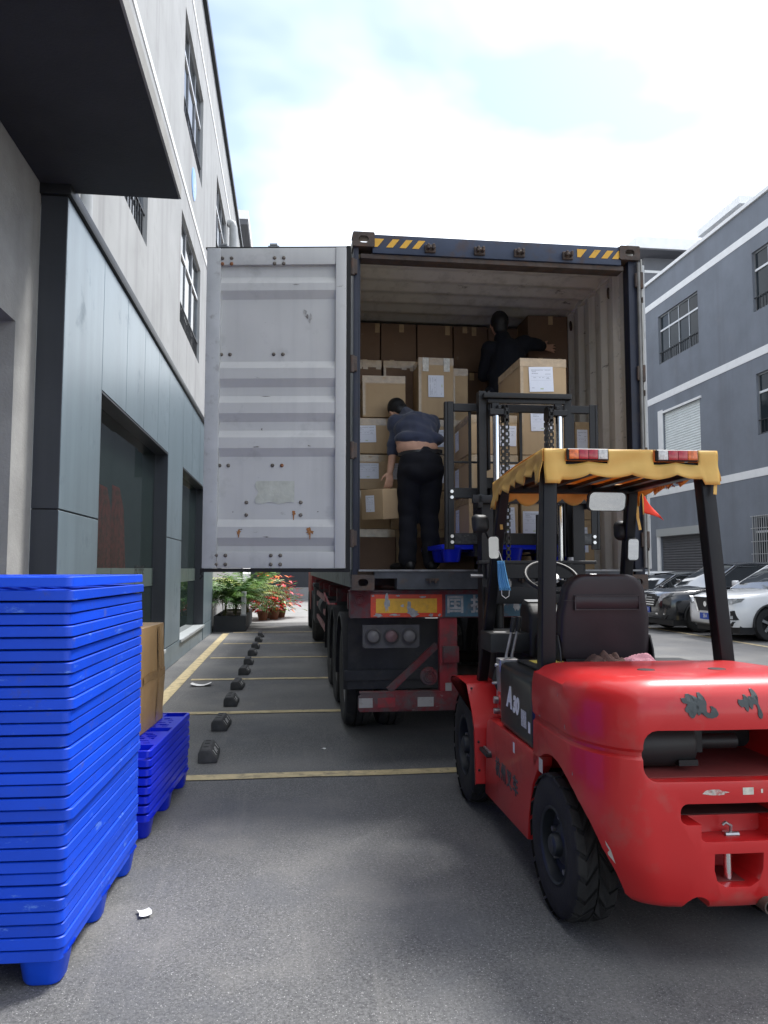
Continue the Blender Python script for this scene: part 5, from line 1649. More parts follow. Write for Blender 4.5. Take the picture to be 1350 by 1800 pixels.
fp('hood_latch', MB().box(-.22, -.15, -1.46, -1.41, 1.0345, 1.06).cyl((.06, -1.44, 1.0345), (.06, -1.44, 1.055), .02, n=10), fblk_m, hood, bevel=.004, seg=1)
fp('hood_hinge', MB().box(.30, .42, -1.47, -1.42, 1.0345, 1.055), fblk_m, hood, bevel=.005, seg=1)
# front fenders
for s_ in (-1, 1):
    pf = [(.43, .735), (.38, .775), (.20, .800), (-.16, .798), (-.33, .640), (-.385, .55), (-.42, .22), (-.428, .22), (-.395, .553), (-.338, .632), (-.165, .786), (.20, .788), (.37, .764), (.42, .728)]
    a, b = sorted((s_ * .625, s_ * .40))
    fe = fp('front_fender', MB().prism(pf, 'x', a, b), fred_m, bevel=.004, seg=1)
    # skirt between fender and mast, lip along the outer edge
    a2, b2 = sorted((s_ * .425, s_ * .395))
    fp('fender_inner', MB().prism([(.42, .30), (.40, .76), (-.16, .785), (-.33, .63), (-.41, .22)], 'x', a2, b2), fred_m, fe, smooth=0)
    for y_, z_ in ((-.20, .768), (-.40, .47), (-.412, .30)):
        fp('rivet', MB().ball((s_ * .60, y_ - .012, z_ + .004), .008, nu=8, nv=6), fblk_m, fe)
    a3, b3 = sorted((s_ * .60, s_ * .43))
    stp = fp('step', MB().box(a3, b3, -.62, -.43, .425, .45), plast_m, bevel=.005, seg=1)
    tr = MB()
    for i in range(4):
        for j in range(4):
            xx, yy = a3 + .02 + .04 * i, -.605 + .042 * j
            tr.box(xx, xx + .014, yy, yy + .026, .4505, .458)
    q = fp('tread_pattern', tr, steel_m, stp, smooth=0)
    q['kind'] = 'stuff'
# floor and cowl
fp('floor_plate', MB().box(-.46, .46, -.80, .10, .50, .53), plast_m, smooth=0)
cowl = fp('front_cowl', MB().prism([(-.02, .53), (.16, .53), (.16, 1.06), (.06, 1.14), (-.10, 1.14), (-.14, 1.02)], 'x', -.42, .42), plast_m, bevel=.02)
# dashboard and levers on the left side of the wheel
con = fp('control_console', MB().box(-.52, -.20, -.42, -.12, 1.02, 1.145), plast_m, bevel=.015)
fp('gauge_pod', MB().prism([(-.44, .98), (-.22, .98), (-.18, 1.28), (-.24, 1.345), (-.36, 1.33), (-.44, 1.26)], 'x', -.27, -.06), plast_m, con, bevel=.03, seg=3)
fp('gauge_face', MB().add([(-.255, -.345, 1.338), (-.075, -.345, 1.338), (-.075, -.25, 1.3495), (-.255, -.25, 1.3495)], [(0, 1, 2, 3)]), M('dusty_gauge', (.35, .36, .37), .5), con, smooth=0, recalc=False)
fp('sticker', MB().add([(-.48, -.36, 1.1465), (-.40, -.36, 1.1465), (-.40, -.32, 1.1465), (-.48, -.32, 1.1465)], [(0, 1, 2, 3)]), white_m, con, smooth=0, recalc=False)
for dx, dy in ((-.02, -.02), (.03, .03)):
    lv = fp('lever', MB().tube([(-.44 + dx, -.50 + dy, .82), (-.43 + dx, -.52 + dy, 1.02), (-.40 + dx, -.55 + dy, 1.18)], .009, 8), steel_m)
    fp('lever_knob', MB().tube([(-.402 + dx, -.549 + dy, 1.165), (-.398 + dx, -.552 + dy, 1.19), (-.39 + dx, -.556 + dy, 1.255)], [.014, .017, .015], 10), plast_m, lv)
fp('lever_linkage', MB().box(-.50, -.38, -.58, -.48, .92, 1.0).box(-.49, -.46, -.56, -.44, .72, .92).cyl((-.52, -.53, .96), (-.36, -.53, .96), .012, n=8).cyl((-.52, -.45, .84), (-.36, -.45, .84), .010, n=8), steel_m, bevel=.004, seg=1)
hz = MB()
hz.tube([(-.46, -.50, .75), (-.50, -.42, .86), (-.44, -.34, .98)], .014, 8)
hz.build('hydraulic_hose', plast_m, FK)
MB().tube([(-.40, -.52, .72), (-.36, -.40, .82), (-.38, -.30, .98)], .014, 8).build('hydraulic_hose', plast_m, FK)
MB().tube([(-.44, -.62, .74), (-.48, -.56, .84), (-.42, -.50, .90), (-.44, -.44, .78)], .010, 8).build('hydraulic_hose', M('grey_hose', (.20, .20, .20), .4), FK)
fp('tilt_cylinder', MB().box(-.50, -.40, -.62, -.50, .66, .80).cyl((-.51, -.56, .755), (-.39, -.56, .755), .035, n=16), fred_m, bevel=.008)
fp('tilt_pin', MB().cyl((-.535, -.56, .755), (-.51, -.56, .755), .022, n=12).cyl((-.535, -.56, .69), (-.50, -.56, .69), .018, n=12), steel_m)
# brake lever
fp('parking_brake', MB().tube([(-.34, -.62, .60), (-.40, -.66, .80), (-.43, -.64, .95)], .012, 8), fblk_m)
# steering
stc = fp('steering_column', MB().cyl((-.12, -.18, 1.10), (-.135, -.46, 1.48), .03, n=14), plast_m)
Tq = Matrix.Translation((-.135, -.47, 1.50)) @ Matrix.Rotation(R(34), 4, 'X')
sw = MB()
sw.tube([Tq @ Vector((.165 * math.cos(a), .165 * math.sin(a), 0)) for a in [2 * math.pi * k / 32 for k in range(32)]], .0125, 10, True)
swo = fp('steering_wheel', sw, M('wheel_vinyl', (.014, .014, .015), .5))
sp = MB()
for a in (R(90), R(210), R(330)):
    sp.bar(Tq @ Vector((0, 0, -.01)), Tq @ Vector((.16 * math.cos(a), .16 * math.sin(a), 0)), .03, .010)
fp('spokes', sp, plast_m, swo, smooth=0)
fp('horn_cap', MB().lathe([(0, .012), (.045, .008), (.055, -.012), (.03, -.03)], 'z', (0, 0, 0), 20), M('pale_horn_cap', (.40, .40, .40), .4), swo).matrix_local = Tq
# ---- seat
def seat_ring(f, grow=0.):
    return None
sb = MB()
rings = []
for y, ins in ((-.055, .03), (-.05, .008), (-.03, 0.), (.05, .0), (.09, .02), (.10, .06)):
    ring = []
    w0, w1, hh = .235 - ins, .262 - ins, .485 - ins
    pts = []
    for k in range(13):
        a = R(90 * k / 12)
        pts.append((w0 - .12 + .12 * math.cos(a), hh - .12 + .12 * math.sin(a)))
    right = [(w1 - .02, ins), (w1, ins + .03), (w1 - .004, .25)] + pts
    ring = right + [(-x, z) for x, z in reversed(right)]
    rings.append([(x, y + .16 * z * -.55, z) for x, z in ring])
sb.loft(rings)
Ts = Matrix.Translation((.01, -.92, 1.035))
sb.v = [tuple(Ts @ Vector(v)) for v in sb.v]
seat = fp('seat', sb, vinyl_m, bevel=.012, seg=3, smooth=50)
pk = MB().grid(lambda u, v: (.01 - .185 + .37 * u + .004 * math.sin(v * 5), -.9875 - (.045 if True else 0) * 0 - .088 * (.29 + .075 * v) - .006 * math.sin(math.pi * v), 1.035 + .288 + .075 * v + .004 * math.sin(u * 7)), 10, 5)
fp('seat_pocket', pk, vinyl_m, seat, recalc=False)
pkf = MB()
for (x0, x1, z0, z1) in ((-.185, .185, .36, .367), (-.185, .185, .284, .290), (-.189, -.182, .284, .367), (.182, .189, .284, .367)):
    zc = (z0 + z1) / 2
    pkf.box(.01 + x0, .01 + x1, -.992 - .088 * zc - .004, -.985 - .088 * zc + .004, 1.035 + z0, 1.035 + z1)
fp('pocket_piping', pkf, vinyl_m, seat, smooth=0)
fp('seat_seam', MB().box(.01 - .25, .01 - .19, -1.006 - .021, -1.00 - .018, 1.372, 1.375).box(.01 + .19, .01 + .25, -1.006 - .021, -1.00 - .018, 1.357, 1.36), plast_m, seat, smooth=0)
fp('seat_cushion', MB().box(-.25, .27, -.93, -.46, 1.045, 1.16), vinyl_m, seat, bevel=.04, seg=3)
fp('seat_rail', MB().box(-.22, .24, -.98, -.5, 1.034, 1.046), fblk_m, seat, smooth=0)
for s_ in (-1, 1):
    fp('seat_bracket', MB().prism([(-1.02, 1.0), (-.94, 1.035), (-.90, 1.16), (-.96, 1.18), (-1.0, 1.10)], 'x', .01 + s_ * .262, .01 + s_ * .275), fblk_m, seat, bevel=.004, seg=1)
fp('seat_belt', MB().tube([(-.30, -.78, 1.05), (-.285, -.86, 1.15), (-.265, -.90, 1.26)], .007, 6).box(-.30, -.28, -.80, -.76, 1.04, 1.09), steel_m, seat)
# ---- overhead guard
def post(name, p0, p1, w=.075, d=.075):
    return fp(name, MB().bar(p0, p1, w, d, (0, 1, 0)), fpost_m, bevel=.012, seg=3)
post('guard_post', (-.468, -1.395, .80), (-.438, -1.40, 2.05), .075, .085)
post('guard_post', (.470, -1.42, 1.0), (.392, -1.40, 2.05), .075, .085)
post('guard_post', (-.495, .0, .70), (-.432, -.46, 2.06), .065, .07)
post('guard_post', (.48, .0, .70), (.405, -.46, 2.06), .065, .07)
gr = fp('guard_roof', MB().box(-.47, .43, -1.44, -1.36, 2.04, 2.10).box(-.46, .43, -.50, -.42, 2.03, 2.085).box(-.465, -.40, -1.36, -.50, 2.04, 2.09).box(.37, .43, -1.36, -.50, 2.04, 2.09), fpost_m, bevel=.008)
for k in range(5):
    fp('guard_bar', MB().box(-.30 + .15 * k - .02, -.30 + .15 * k + .02, -1.36, -.50, 2.055, 2.075), fpost_m, gr, smooth=0)
# yellow fabric cover
ycm = bpy.data.materials.new('yellow_tarpaulin')
ycm.use_nodes = True
N_, L_ = ycm.node_tree.nodes, ycm.node_tree.links
pb = N_['Principled BSDF']
pb.inputs['Roughness'].default_value = .5
nz = N_.new('ShaderNodeTexNoise')
nz.inputs['Scale'].default_value = 5
nz.inputs['Detail'].default_value = 6
tcn = N_.new('ShaderNodeTexCoord')
L_.new(tcn.outputs['Object'], nz.inputs['Vector'])
rp = N_.new('ShaderNodeValToRGB')
rp.color_ramp.elements[0].color = (.70, .43, .095, 1)
rp.color_ramp.elements[1].color = (.82, .56, .155, 1)
rp.color_ramp.elements[0].position = .3
rp.color_ramp.elements[1].position = .7
L_.new(nz.outputs['Fac'], rp.inputs['Fac'])
L_.new(rp.outputs['Color'], pb.inputs['Base Color'])
bmp = N_.new('ShaderNodeBump')
bmp.inputs['Strength'].default_value = .14
bmp.inputs['Distance'].default_value = .02
nz2 = N_.new('ShaderNodeTexNoise')
nz2.inputs['Scale'].default_value = 9
nz2.inputs['Detail'].default_value = 5
L_.new(tcn.outputs['Object'], nz2.inputs['Vector'])
L_.new(nz2.outputs['Fac'], bmp.inputs['Height'])
L_.new(bmp.outputs['Normal'], pb.inputs['Normal'])
trl = N_.new('ShaderNodeBsdfTranslucent')
trl.inputs['Color'].default_value = (.80, .36, .03, 1)
mxs = N_.new('ShaderNodeMixShader')
mxs.inputs['Fac'].default_value = .28
L_.new(pb.outputs['BSDF'], mxs.inputs[1])
L_.new(trl.outputs['BSDF'], mxs.inputs[2])
L_.new(mxs.outputs['Shader'], N_['Material Output'].inputs['Surface'])
MATS['yellow_tarpaulin'] = ycm
ZR, ZF = 2.158, 2.105                                  # cover height at rear and front
def czt(y):
    t = (y + 1.455) / 1.09
    return ZR + (ZF - ZR) * t + .012 * math.sin(math.pi * t)
cv = MB()
XL, XR, YR, YF = -.478, .440, -1.455, -.365
cv.grid(lambda u, v: (XL + (XR - XL) * u, YR + (YF - YR) * v, czt(YR + (YF - YR) * v) - .010 * math.sin(math.pi * u) * math.sin(math.pi * v) + .003 * math.sin(u * 20) * math.sin(v * 17)), 24, 24)
cover = fp('roof_cover', cv, ycm, recalc=False, smooth=60)
def solid(o, t=.003):
    d = o.modifiers.new('thick', 'SOLIDIFY')
    d.thickness = t
    d.offset = 0
solid(cover)
def scallop(t, n, saw=False):
    k = int(t * n)
    amp = (1.0, .62, .86, .70, .95, .55, .8)[k % 7]
    f = t * n - k
    if saw:                                            # torn teeth on the sides
        return amp * (f ** .8 if f < .82 else (1 - f) / .18)
    return amp * abs(math.sin(math.pi * f)) ** .75
def valance(name, p0, p1, out, n, d0, d1, nseg=72, wob=.010, ends=(1, 1), notch=(), saw=False):
    """hanging edge between p0 and p1; n scallops, depth between d0 and d1; notch: spans cut away for lamps"""
    p0, p1, out = Vector(p0), Vector(p1), Vector(out)
    mb = MB()
    nv_ = 8
    L0_ = len(mb.v)
    vs, fs = [], []
    for i in range(nseg + 1):
        t = i / nseg
        b = p0.lerp(p1, t)
        dep = d0 + (d1 - d0) * scallop(t, n, saw)
        e = min(t * 12, (1 - t) * 12, 1)
        if ends[0] and t < .09:
            dep = max(dep, d1 + .02)
        if ends[1] and t > .91:
            dep = max(dep, d1 + .02)
        for j in range(nv_ + 1):
            v = j / nv_
            w_ = wob * v * math.sin(t * 26 + 1.3 * math.sin(t * 9)) + .016 * v * v + .003 * math.sin(v * 9 + t * 14)
            vs.append(b + out * (w_ + .002) + Vector((0, 0, -dep * v)))
    for i in range(nseg):
        for j in range(nv_):
            t = (i + .5) / nseg
            v = (j + .5) / nv_
            if any(a <= t <= c and lo <= v <= hi for a, c, lo, hi in notch):
                continue
            fs.append((i * (nv_ + 1) + j, (i + 1) * (nv_ + 1) + j, (i + 1) * (nv_ + 1) + j + 1, i * (nv_ + 1) + j + 1))
    mb.add(vs, fs)
    o = fp(name, mb, ycm, cover, recalc=False, smooth=60)
    solid(o)
    return o
Lx = XR - XL
lampx = ((-.362, -.145), (.105, .330))
nt = [((a - XL) / Lx - .004, (b - XL) / Lx + .004, .03, .46) for a, b in lampx]
valance('cover_valance', (XL, YR, ZR), (XR, YR, ZR), (0, -1, 0), 4.0, .128, .158, notch=nt)
valance('cover_valance', (XL, YF, ZF), (XL, YR, ZR), (-1, 0, 0), 7, .085, .150, saw=True)
valance('cover_valance', (XR, YR, ZR), (XR, YF, ZF), (1, 0, 0), 7, .075, .135, saw=True)
valance('cover_valance', (XR, YF, ZF), (XL, YF, ZF), (0, 1, 0), 6, .10, .15)
tie = [((-.455, -.40, 2.0), (-.445, -.415, 1.90), (-.440, -.42, 1.80)), ((.45, -.44, 1.99), (.452, -.44, 1.88), (.458, -.46, 1.80)), ((.432, -1.43, 2.02), (.42, -1.47, 1.985), (.41, -1.48, 1.93)), ((-.40, -1.40, 2.03), (-.395, -1.38, 1.98), (-.40, -1.37, 1.94))]
for q in tie:
    st_ = MB()
    pts = [Vector(p) for p in q]
    for a, b in zip(pts, pts[1:]):
        st_.bar(a, b, .018, .003, (0, 1, 0))
    st_.build('cover_tie', ycm, cover, smooth=0)
o = text_obj('cover_print', '杭州叉车', .10, M('orange_print', (.60, .08, .012), .6), cover, (.436, -.90, 2.055), (R(90), 0, R(-90)), .0005)
# lamp clusters poking through the cover
amb = M('amber_lens', (.62, .13, .015), .18, var=(60, .4), coat=.5)
redl = M('red_lens', (.36, .012, .022), .18, var=(60, .3), coat=.5)
clr = M('clear_lens', (.52, .52, .50), .15, var=(70, .35), coat=.5)
for i, (a, b) in enumerate(lampx):
    hs = fp('rear_lamp', MB().box(a, b, -1.478, -1.455, 2.098, 2.158), plast_m, bevel=.005, seg=1)
    order = (amb, redl, redl, clr) if i == 0 else (clr, redl, redl, amb)
    w_ = (b - a - .016) / 4
    for k in range(4):
        x0 = a + .008 + w_ * k
        fp('lens', MB().box(x0 + .001, x0 + w_ - .001, -1.486, -1.4785, 2.104, 2.153), order[k], hs, bevel=.003, seg=2)
# ---- mirrors, mask, flag
def mirror(name, c, w, h, rx, rz, arm, glass=True, r=.02):
    T = Matrix.Translation(c) @ Matrix.Rotation(rz, 4, 'Z') @ Matrix.Rotation(rx, 4, 'X')
    mb = MB()
    rings = []
    for y, s_ in ((0, 1.0), (.012, 1.02), (.035, .86), (.05, .5)):
        rings.append([T @ Vector((x * s_, y, z * s_)) for x, z in rrect(w, h, r, 5)])
    mb.loft(rings)
    m_ = fp(name, mb, plast_m, smooth=50)
    mb = MB()
    g_ = [T @ Vector((x, -.0025 - .006 * (1 - (x / w * 2) ** 2) * 0, z)) for x, z in rrect(w * .92, h * .92, r * .9, 5)]
    mb.add(g_, [tuple(range(len(g_)))])
    fp('mirror_glass', mb, mirror_m, m_, smooth=0, recalc=False)
    if arm:
        fp('mirror_arm', MB().tube([T @ Vector((0, .03, 0))] + [Vector(p) for p in arm], .007, 8), fblk_m, m_)
    return m_
mirror('mirror', (-.575, -.38, 1.838), .115, .115, R(8), R(200), [(-.52, -.36, 1.76), (-.47, -.28, 1.70)], r=.03)
mirror('mirror', (-.492, -.42, 1.685), .068, .150, R(6), R(-22), [(-.48, -.34, 1.72), (-.47, -.30, 1.72)])
mirror('mirror', (.215, -.53, 1.975), .265, .125, R(14), R(6), [(.30, -.46, 2.03)], r=.035)
mirror('mirror', (.425, -.42, 1.675), .085, .145, R(4), R(14), [(.45, -.34, 1.72)])
mirror('mirror', (.395, -.33, 1.80), .12, .13, R(8), R(175), [(.44, -.33, 1.75)], r=.04)
mk_ = thing('face_mask', 'light blue disposable face mask hanging from the forklift mirror', 'face mask', (1.318, 4.735, 1.60))
bl_m = M('mask_blue', (.16, .43, .72), .8, bump=(120, .2))
mb = MB()
def mask_pt(u, v):
    w_ = .030 + .020 * (1 - v)
    return ((u - .5) * 2 * w_ * .75 + .03 * (1 - v) + (.012 if v < .5 else 0) * 0, -.006 + .006 * math.sin(u * 34) + .01 * math.sin(v * 4), -.185 + .185 * v)
mb.grid(mask_pt, 24, 8)
mm_ = mb.build('mask_cloth', bl_m, mk_, recalc=False)
solid(mm_, .002)
MB().tube([(.005, -.006, -.183), (.006, -.008, -.215), (.03, -.01, -.235), (.052, -.008, -.22), (.056, -.006, -.183)], .0025, 6).build('ear_loop', white_m, mk_)
MB().tube([(.012, -.002, 0), (.0, .01, .05), (-.02, .03, .10)], .002, 6).build('ear_loop', white_m, mk_)
fg = thing('warning_flag', 'small red-orange pennant hanging beside the right front guard post', 'flag', (2.262, 4.70, 2.03))
red_fl = M('flag_fabric', (.82, .055, .025), .7, bump=(20, .2))
mb = MB().grid(lambda u, v: (.0 + .115 * u * (1 - v * .0) + .02 * v * u, -.01 + .018 * math.sin(u * 5 + v * 2), -.0 - .165 * (u * .92 + v * (1 - u) * .72) - .015 * u), 12, 8)
o = mb.build('flag_cloth', red_fl, fg, recalc=False)
solid(o, .0015)
MB().tube([(-.004, 0, .03), (-.002, 0, -.13)], .004, 6).build('flag_staff', ycm, fg)
# rags on the hood deck
def rag(label, loc, mat, sx, sy, h, seed):
    r = random.Random(seed)
    ph = [r.uniform(0, 6) for _ in range(6)]
    def f(u, v):
        x, y = (u - .5) * 2, (v - .5) * 2
        rr = max(abs(x), abs(y))
        edge = max(0, 1 - rr ** 4)
        z = h * (.35 + .4 * math.sin(x * 5 + ph[0] + 2 * math.sin(y * 3 + ph[1])) * .6 + .4 * math.sin(y * 6 + ph[2] + x * 3) * .5 + .25 * math.sin((x + y) * 9 + ph[3])) * edge
        return (x * sx * (1 + .12 * math.sin(y * 5 + ph[4])), y * sy * (1 + .15 * math.sin(x * 6 + ph[5])), max(.003, z + .3 * h * edge))
    o_ = MB().grid(f, 26, 18).build('rag', mat, None, recalc=False, smooth=70)
    o_.location = loc
    o_.rotation_euler = (0, 0, r.uniform(-.3, .3))
    tag(o_, label, 'rag')
rag('crumpled brown cloth rag lying behind the forklift seat', (1.68, 3.98, 1.036), M('brown_rag', (.11, .065, .055), .95, bump=(150, .3)), .10, .075, .062, 3)
rag('crumpled pink cloth rag lying behind the forklift seat', (1.855, 3.955, 1.036), M('pink_rag', (.42, .20, .24), .95, bump=(150, .3)), .12, .07, .052, 8)

# ---- wheels
def forklift_wheel(cx, cy, r, w, s_, steer=0., lug='v'):
    """s_ = -1 for the left side (outer face towards -x)"""
    base = MB().lathe([(r * .54, -w / 2 + .012), (r * .62, -w / 2), (r * .86, -w / 2 + .002), (r * .965, -w / 2 + .016), (r * .955, -w * .3), (r * .955, w * .3), (r * .965, w / 2 - .016), (r * .86, w / 2 - .002), (r * .62, w / 2), (r * .54, w / 2 - .012)], 'x', n=56)
    T = Matrix.Translation((cx, cy, r)) @ Matrix.Rotation(steer, 4, 'Z')
    base.v = [tuple(T @ Vector(v)) for v in base.v]
    wh = fp('wheel', base, ftyre_m)
    n = 20
    lm_ = MB()
    for k in range(n):
        for sd_ in (-1, 1):
            a0 = 2 * math.pi * (k + (.25 if sd_ > 0 else -.25)) / n
            da = 2 * math.pi / n * .76
            vs = []
            for rr in (r * .955, r):
                for (x, da_) in ((sd_ * w * .02, -.22), (sd_ * w * .28, .12), (sd_ * w * .47, .0)):
                    x = x if rr > r * .96 or abs(x) < w * .4 else sd_ * w * .495
                    for e in (-.5, .5):
                        a = a0 + (da_ * 2 * math.pi / n) * sd_ * 0 + da_ * 2 * math.pi / n * 2.2 + e * da
                        vs.append(T @ Vector((x, rr * math.cos(a) * (1 if rr < r * .96 or abs(x) < w * .4 else .985), rr * math.sin(a) * (1 if rr < r * .96 or abs(x) < w * .4 else .985))))
            # indices: layer*6 + station*2 + edge
            f_ = []
            for st_ in range(2):
                i0 = 6 + st_ * 2
                f_.append((i0, i0 + 1, i0 + 3, i0 + 2))
                f_.append((st_ * 2, st_ * 2 + 2, i0 + 2, i0))
                f_.append((st_ * 2 + 1, st_ * 2 + 3, i0 + 3, i0 + 1))
            f_.append((4, 5, 11, 10))
            f_.append((0, 1, 7, 6))
            lm_.add(vs, f_)
    lg = fp('tread_lugs', lm_, ftyre_m, wh, smooth=0)
    lg['kind'] = 'stuff'
    o_ = s_ * w / 2
    rim = MB().lathe([(r * .545, o_ - s_ * .014), (r * .52, o_ - s_ * .005), (r * .49, o_ - s_ * .012), (r * .47, o_ - s_ * .06), (r * .30, o_ - s_ * .075), (r * .27, o_ - s_ * .05), (r * .17, o_ - s_ * .035), (r * .15, o_ - s_ * .005), (r * .11, o_ + s_ * .004), (0, o_ + s_ * .004)], 'x', n=36)
    rim.v = [tuple(T @ Vector(v)) for v in rim.v]
    fp('rim', rim, frim_m, wh)
    for k in range(6):
        a = 2 * math.pi * k / 6 + .3
        p = Vector((o_ - s_ * .07, r * .37 * math.cos(a), r * .37 * math.sin(a)))
        fp('wheel_nut', MB().cyl(T @ p, T @ (p + Vector((s_ * .026, 0, 0))), .0125, n=6), steel_m, wh, smooth=0)
forklift_wheel(-.505, 0, .368, .225, -1)
forklift_wheel(.505, 0, .368, .225, 1)
forklift_wheel(-.468, -1.745, .312, .185, -1, R(2.5))
forklift_wheel(.468, -1.745, .312, .185, 1, R(2.5))

# ---- mast
mx = -.03
mast = fp('outer_mast', MB().box(mx - .385, mx - .30, .27, .295, .18, 2.06).box(mx - .385, mx - .37, .295, .40, .18, 2.06).box(mx - .385, mx - .30, .40, .425, .18, 2.06)
          .box(mx + .30, mx + .385, .27, .295, .18, 2.06).box(mx + .37, mx + .385, .295, .40, .18, 2.06).box(mx + .30, mx + .385, .40, .425, .18, 2.06), fblk_m, smooth=0)
fp('mast_crossbar', MB().box(mx - .46, mx + .48, .225, .268, 2.025, 2.085).box(mx - .42, mx - .385, .225, .40, 1.99, 2.09).box(mx + .385, mx + .42, .225, .40, 1.99, 2.09), fblk_m, mast, bevel=.006)
fp('mast_crossbar', MB().box(mx - .37, mx + .37, .215, .268, 1.30, 1.42), fblk_m, mast, bevel=.006)
fp('mast_crossbar', MB().box(mx - .37, mx + .37, .215, .268, .55, .72), fblk_m, mast, bevel=.006)
inner = fp('inner_mast', MB().box(mx - .36, mx - .305, .44, .465, .6, 2.90).box(mx - .36, mx - .345, .465, .53, .6, 2.90).box(mx - .29, mx - .275, .44, .53, 2.3, 2.90)
           .box(mx + .305, mx + .36, .44, .465, .6, 2.88).box(mx + .345, mx + .36, .465, .53, .6, 2.88), fblk_m, smooth=0)
fp('mast_top_bar', MB().box(mx - .335, mx + .345, .375, .438, 2.835, 2.875).box(mx - .30, mx + .30, .40, .438, 2.80, 2.834), fblk_m, inner, bevel=.006)
fp('mast_crossbar', MB().box(mx - .30, mx + .30, .47, .50, 2.16, 2.24), fblk_m, inner, smooth=0)
for s_ in (-1, 1):
    cxp = mx + s_ * .243
    fp('lift_rod', MB().cyl((cxp, .385, 1.45), (cxp, .385, 2.70), .027, n=20), chrome_m, inner)
    fp('lift_cylinder', MB().cyl((cxp, .385, .35), (cxp, .385, 1.46), .042, n=20), fblk_m, mast)
    fp('rod_head', MB().box(cxp - .055, cxp + .055, .345, .425, 2.70, 2.745).cyl((cxp - .02 * s_, .37, 2.745), (cxp - .02 * s_, .37, 2.775), .02, n=12).box(cxp - .03, cxp + .03, .39, .42, 2.745, 2.80), fblk_m, inner, bevel=.004, seg=1)
    xs = mx + s_ * .170
    fp('chain_sheave', MB().lathe([(.0, -.02), (.06, -.02), (.068, -.012), (.055, -.006), (.055, .006), (.068, .012), (.06, .02), (0, .02)], 'x', (xs, .41, 2.72), 24), fblk_m, inner)
    for yy, zb in ((.350, 1.55), (.470, 1.80)):
        ch_ = MB()
        z, k = zb, 0
        while z < 2.72:
            if k % 2 == 0:
                ch_.box(xs - .017, xs - .011, yy - .011, yy + .011, z, z + .036).box(xs + .011, xs + .017, yy - .011, yy + .011, z, z + .036)
            else:
                ch_.box(xs - .009, xs + .009, yy - .013, yy + .013, z + .004, z + .032)
            z += .026
            k += 1
        fp('lift_chain', ch_, M('oily_chain', (.03, .028, .026), .35, metal=.6), inner, smooth=0)['kind'] = 'stuff'
    fp('chain_anchor', MB().cyl((xs, .35, 1.35), (xs, .35, 1.56), .012, n=10).box(xs - .03, xs + .03, .32, .40, 1.50, 1.53).cyl((xs, .35, 1.42), (xs, .35, 1.46), .02, n=6), steel_m, mast, smooth=0)
fp('chain_plate', MB().box(mx - .42, mx + .46, .235, .32, 1.585, 1.61).box(mx - .36, mx + .36, .235, .268, 1.48, 1.584), fblk_m, mast, bevel=.004, seg=1)
for s_ in (-1, 1):
    fp('adjuster', MB().cyl((mx + s_ * .27, .26, 1.44), (mx + s_ * .27, .26, 1.585), .016, n=10).cyl((mx + s_ * .27, .26, 1.611), (mx + s_ * .27, .26, 1.635), .022, n=6).cyl((mx + s_ * .38, .28, 1.50), (mx + s_ * .47, .28, 1.50), .014, n=10), steel_m, mast, smooth=0)
MB().tube([(mx + .02, .30, .7), (mx + .03, .31, 1.3), (mx + .05, .33, 1.72), (mx + .06, .36, 1.95)], .016, 8).build('hydraulic_hose', plast_m, FK)
MB().tube([(mx + .08, .30, .7), (mx + .085, .31, 1.3), (mx + .10, .33, 1.70), (mx + .10, .36, 1.95)], .016, 8).build('hydraulic_hose', plast_m, FK)
# ---- carriage, load backrest, forks
bx0, bx1 = -.625, .60
car = fp('fork_carriage', MB().box(bx0 + .06, bx1 - .06, .60, .645, 2.095, 2.175).box(bx0 + .06, bx1 - .06, .60, .645, 1.735, 1.825).box(mx - .26, mx - .21, .54, .60, 1.735, 2.175).box(mx + .21, mx + .26, .54, .60, 1.735, 2.175), fblk_m, bevel=.004, seg=1)
lbk = fp('load_backrest', MB().box(bx0, bx0 + .022, .60, .66, 1.70, 2.85).box(bx0 + .022, bx0 + .07, .60, .615, 1.70, 2.85).box(bx1 - .022, bx1, .60, .66, 1.70, 2.845).box(bx1 - .07, bx1 - .022, .60, .615, 1.70, 2.845)
          .box(bx0 + .07, bx1 - .07, .60, .64, 2.775, 2.835).box(bx0 + .07, bx1 - .07, .615, .635, 2.37, 2.385), fblk_m, bevel=.003, seg=1)
for x_ in (-.425, -.02, .40, .19):
    fp('backrest_bar', MB().box(x_ - .010, x_ + .010, .612, .632, 2.176, 2.774), fblk_m, lbk, smooth=0)
for x_, s_ in ((bx0 + .05, -1), (bx1 - .05, 1)):
    for z_ in (2.145, 2.10, 1.80, 1.755):
        fp('backrest_bolt', MB().cyl((x_, .585, z_), (x_, .60, z_), .014, n=6), M('bright_zinc', (.70, .70, .70), .3, metal=.8), lbk, smooth=0)
fp('worn_carriage_face', MB().box(bx0 + .075, bx0 + .30, .594, .599, 1.742, 1.818).box(bx1 - .20, bx1 - .075, .594, .599, 1.742, 1.818), M('scraped_black', (.05, .05, .051), .5, metal=.4, var=(30, .6), scuff=((.25, .25, .25), 30, .6)), car, smooth=0)
for x_ in (-.33, .31):
    fp('fork', MB().prism([(.655, 2.16), (.70, 2.16), (.70, 1.69), (1.72, 1.675), (1.72, 1.668), (.655, 1.645)], 'x', x_ - .06, x_ + .06), fblk_m, car, bevel=.004, seg=1)

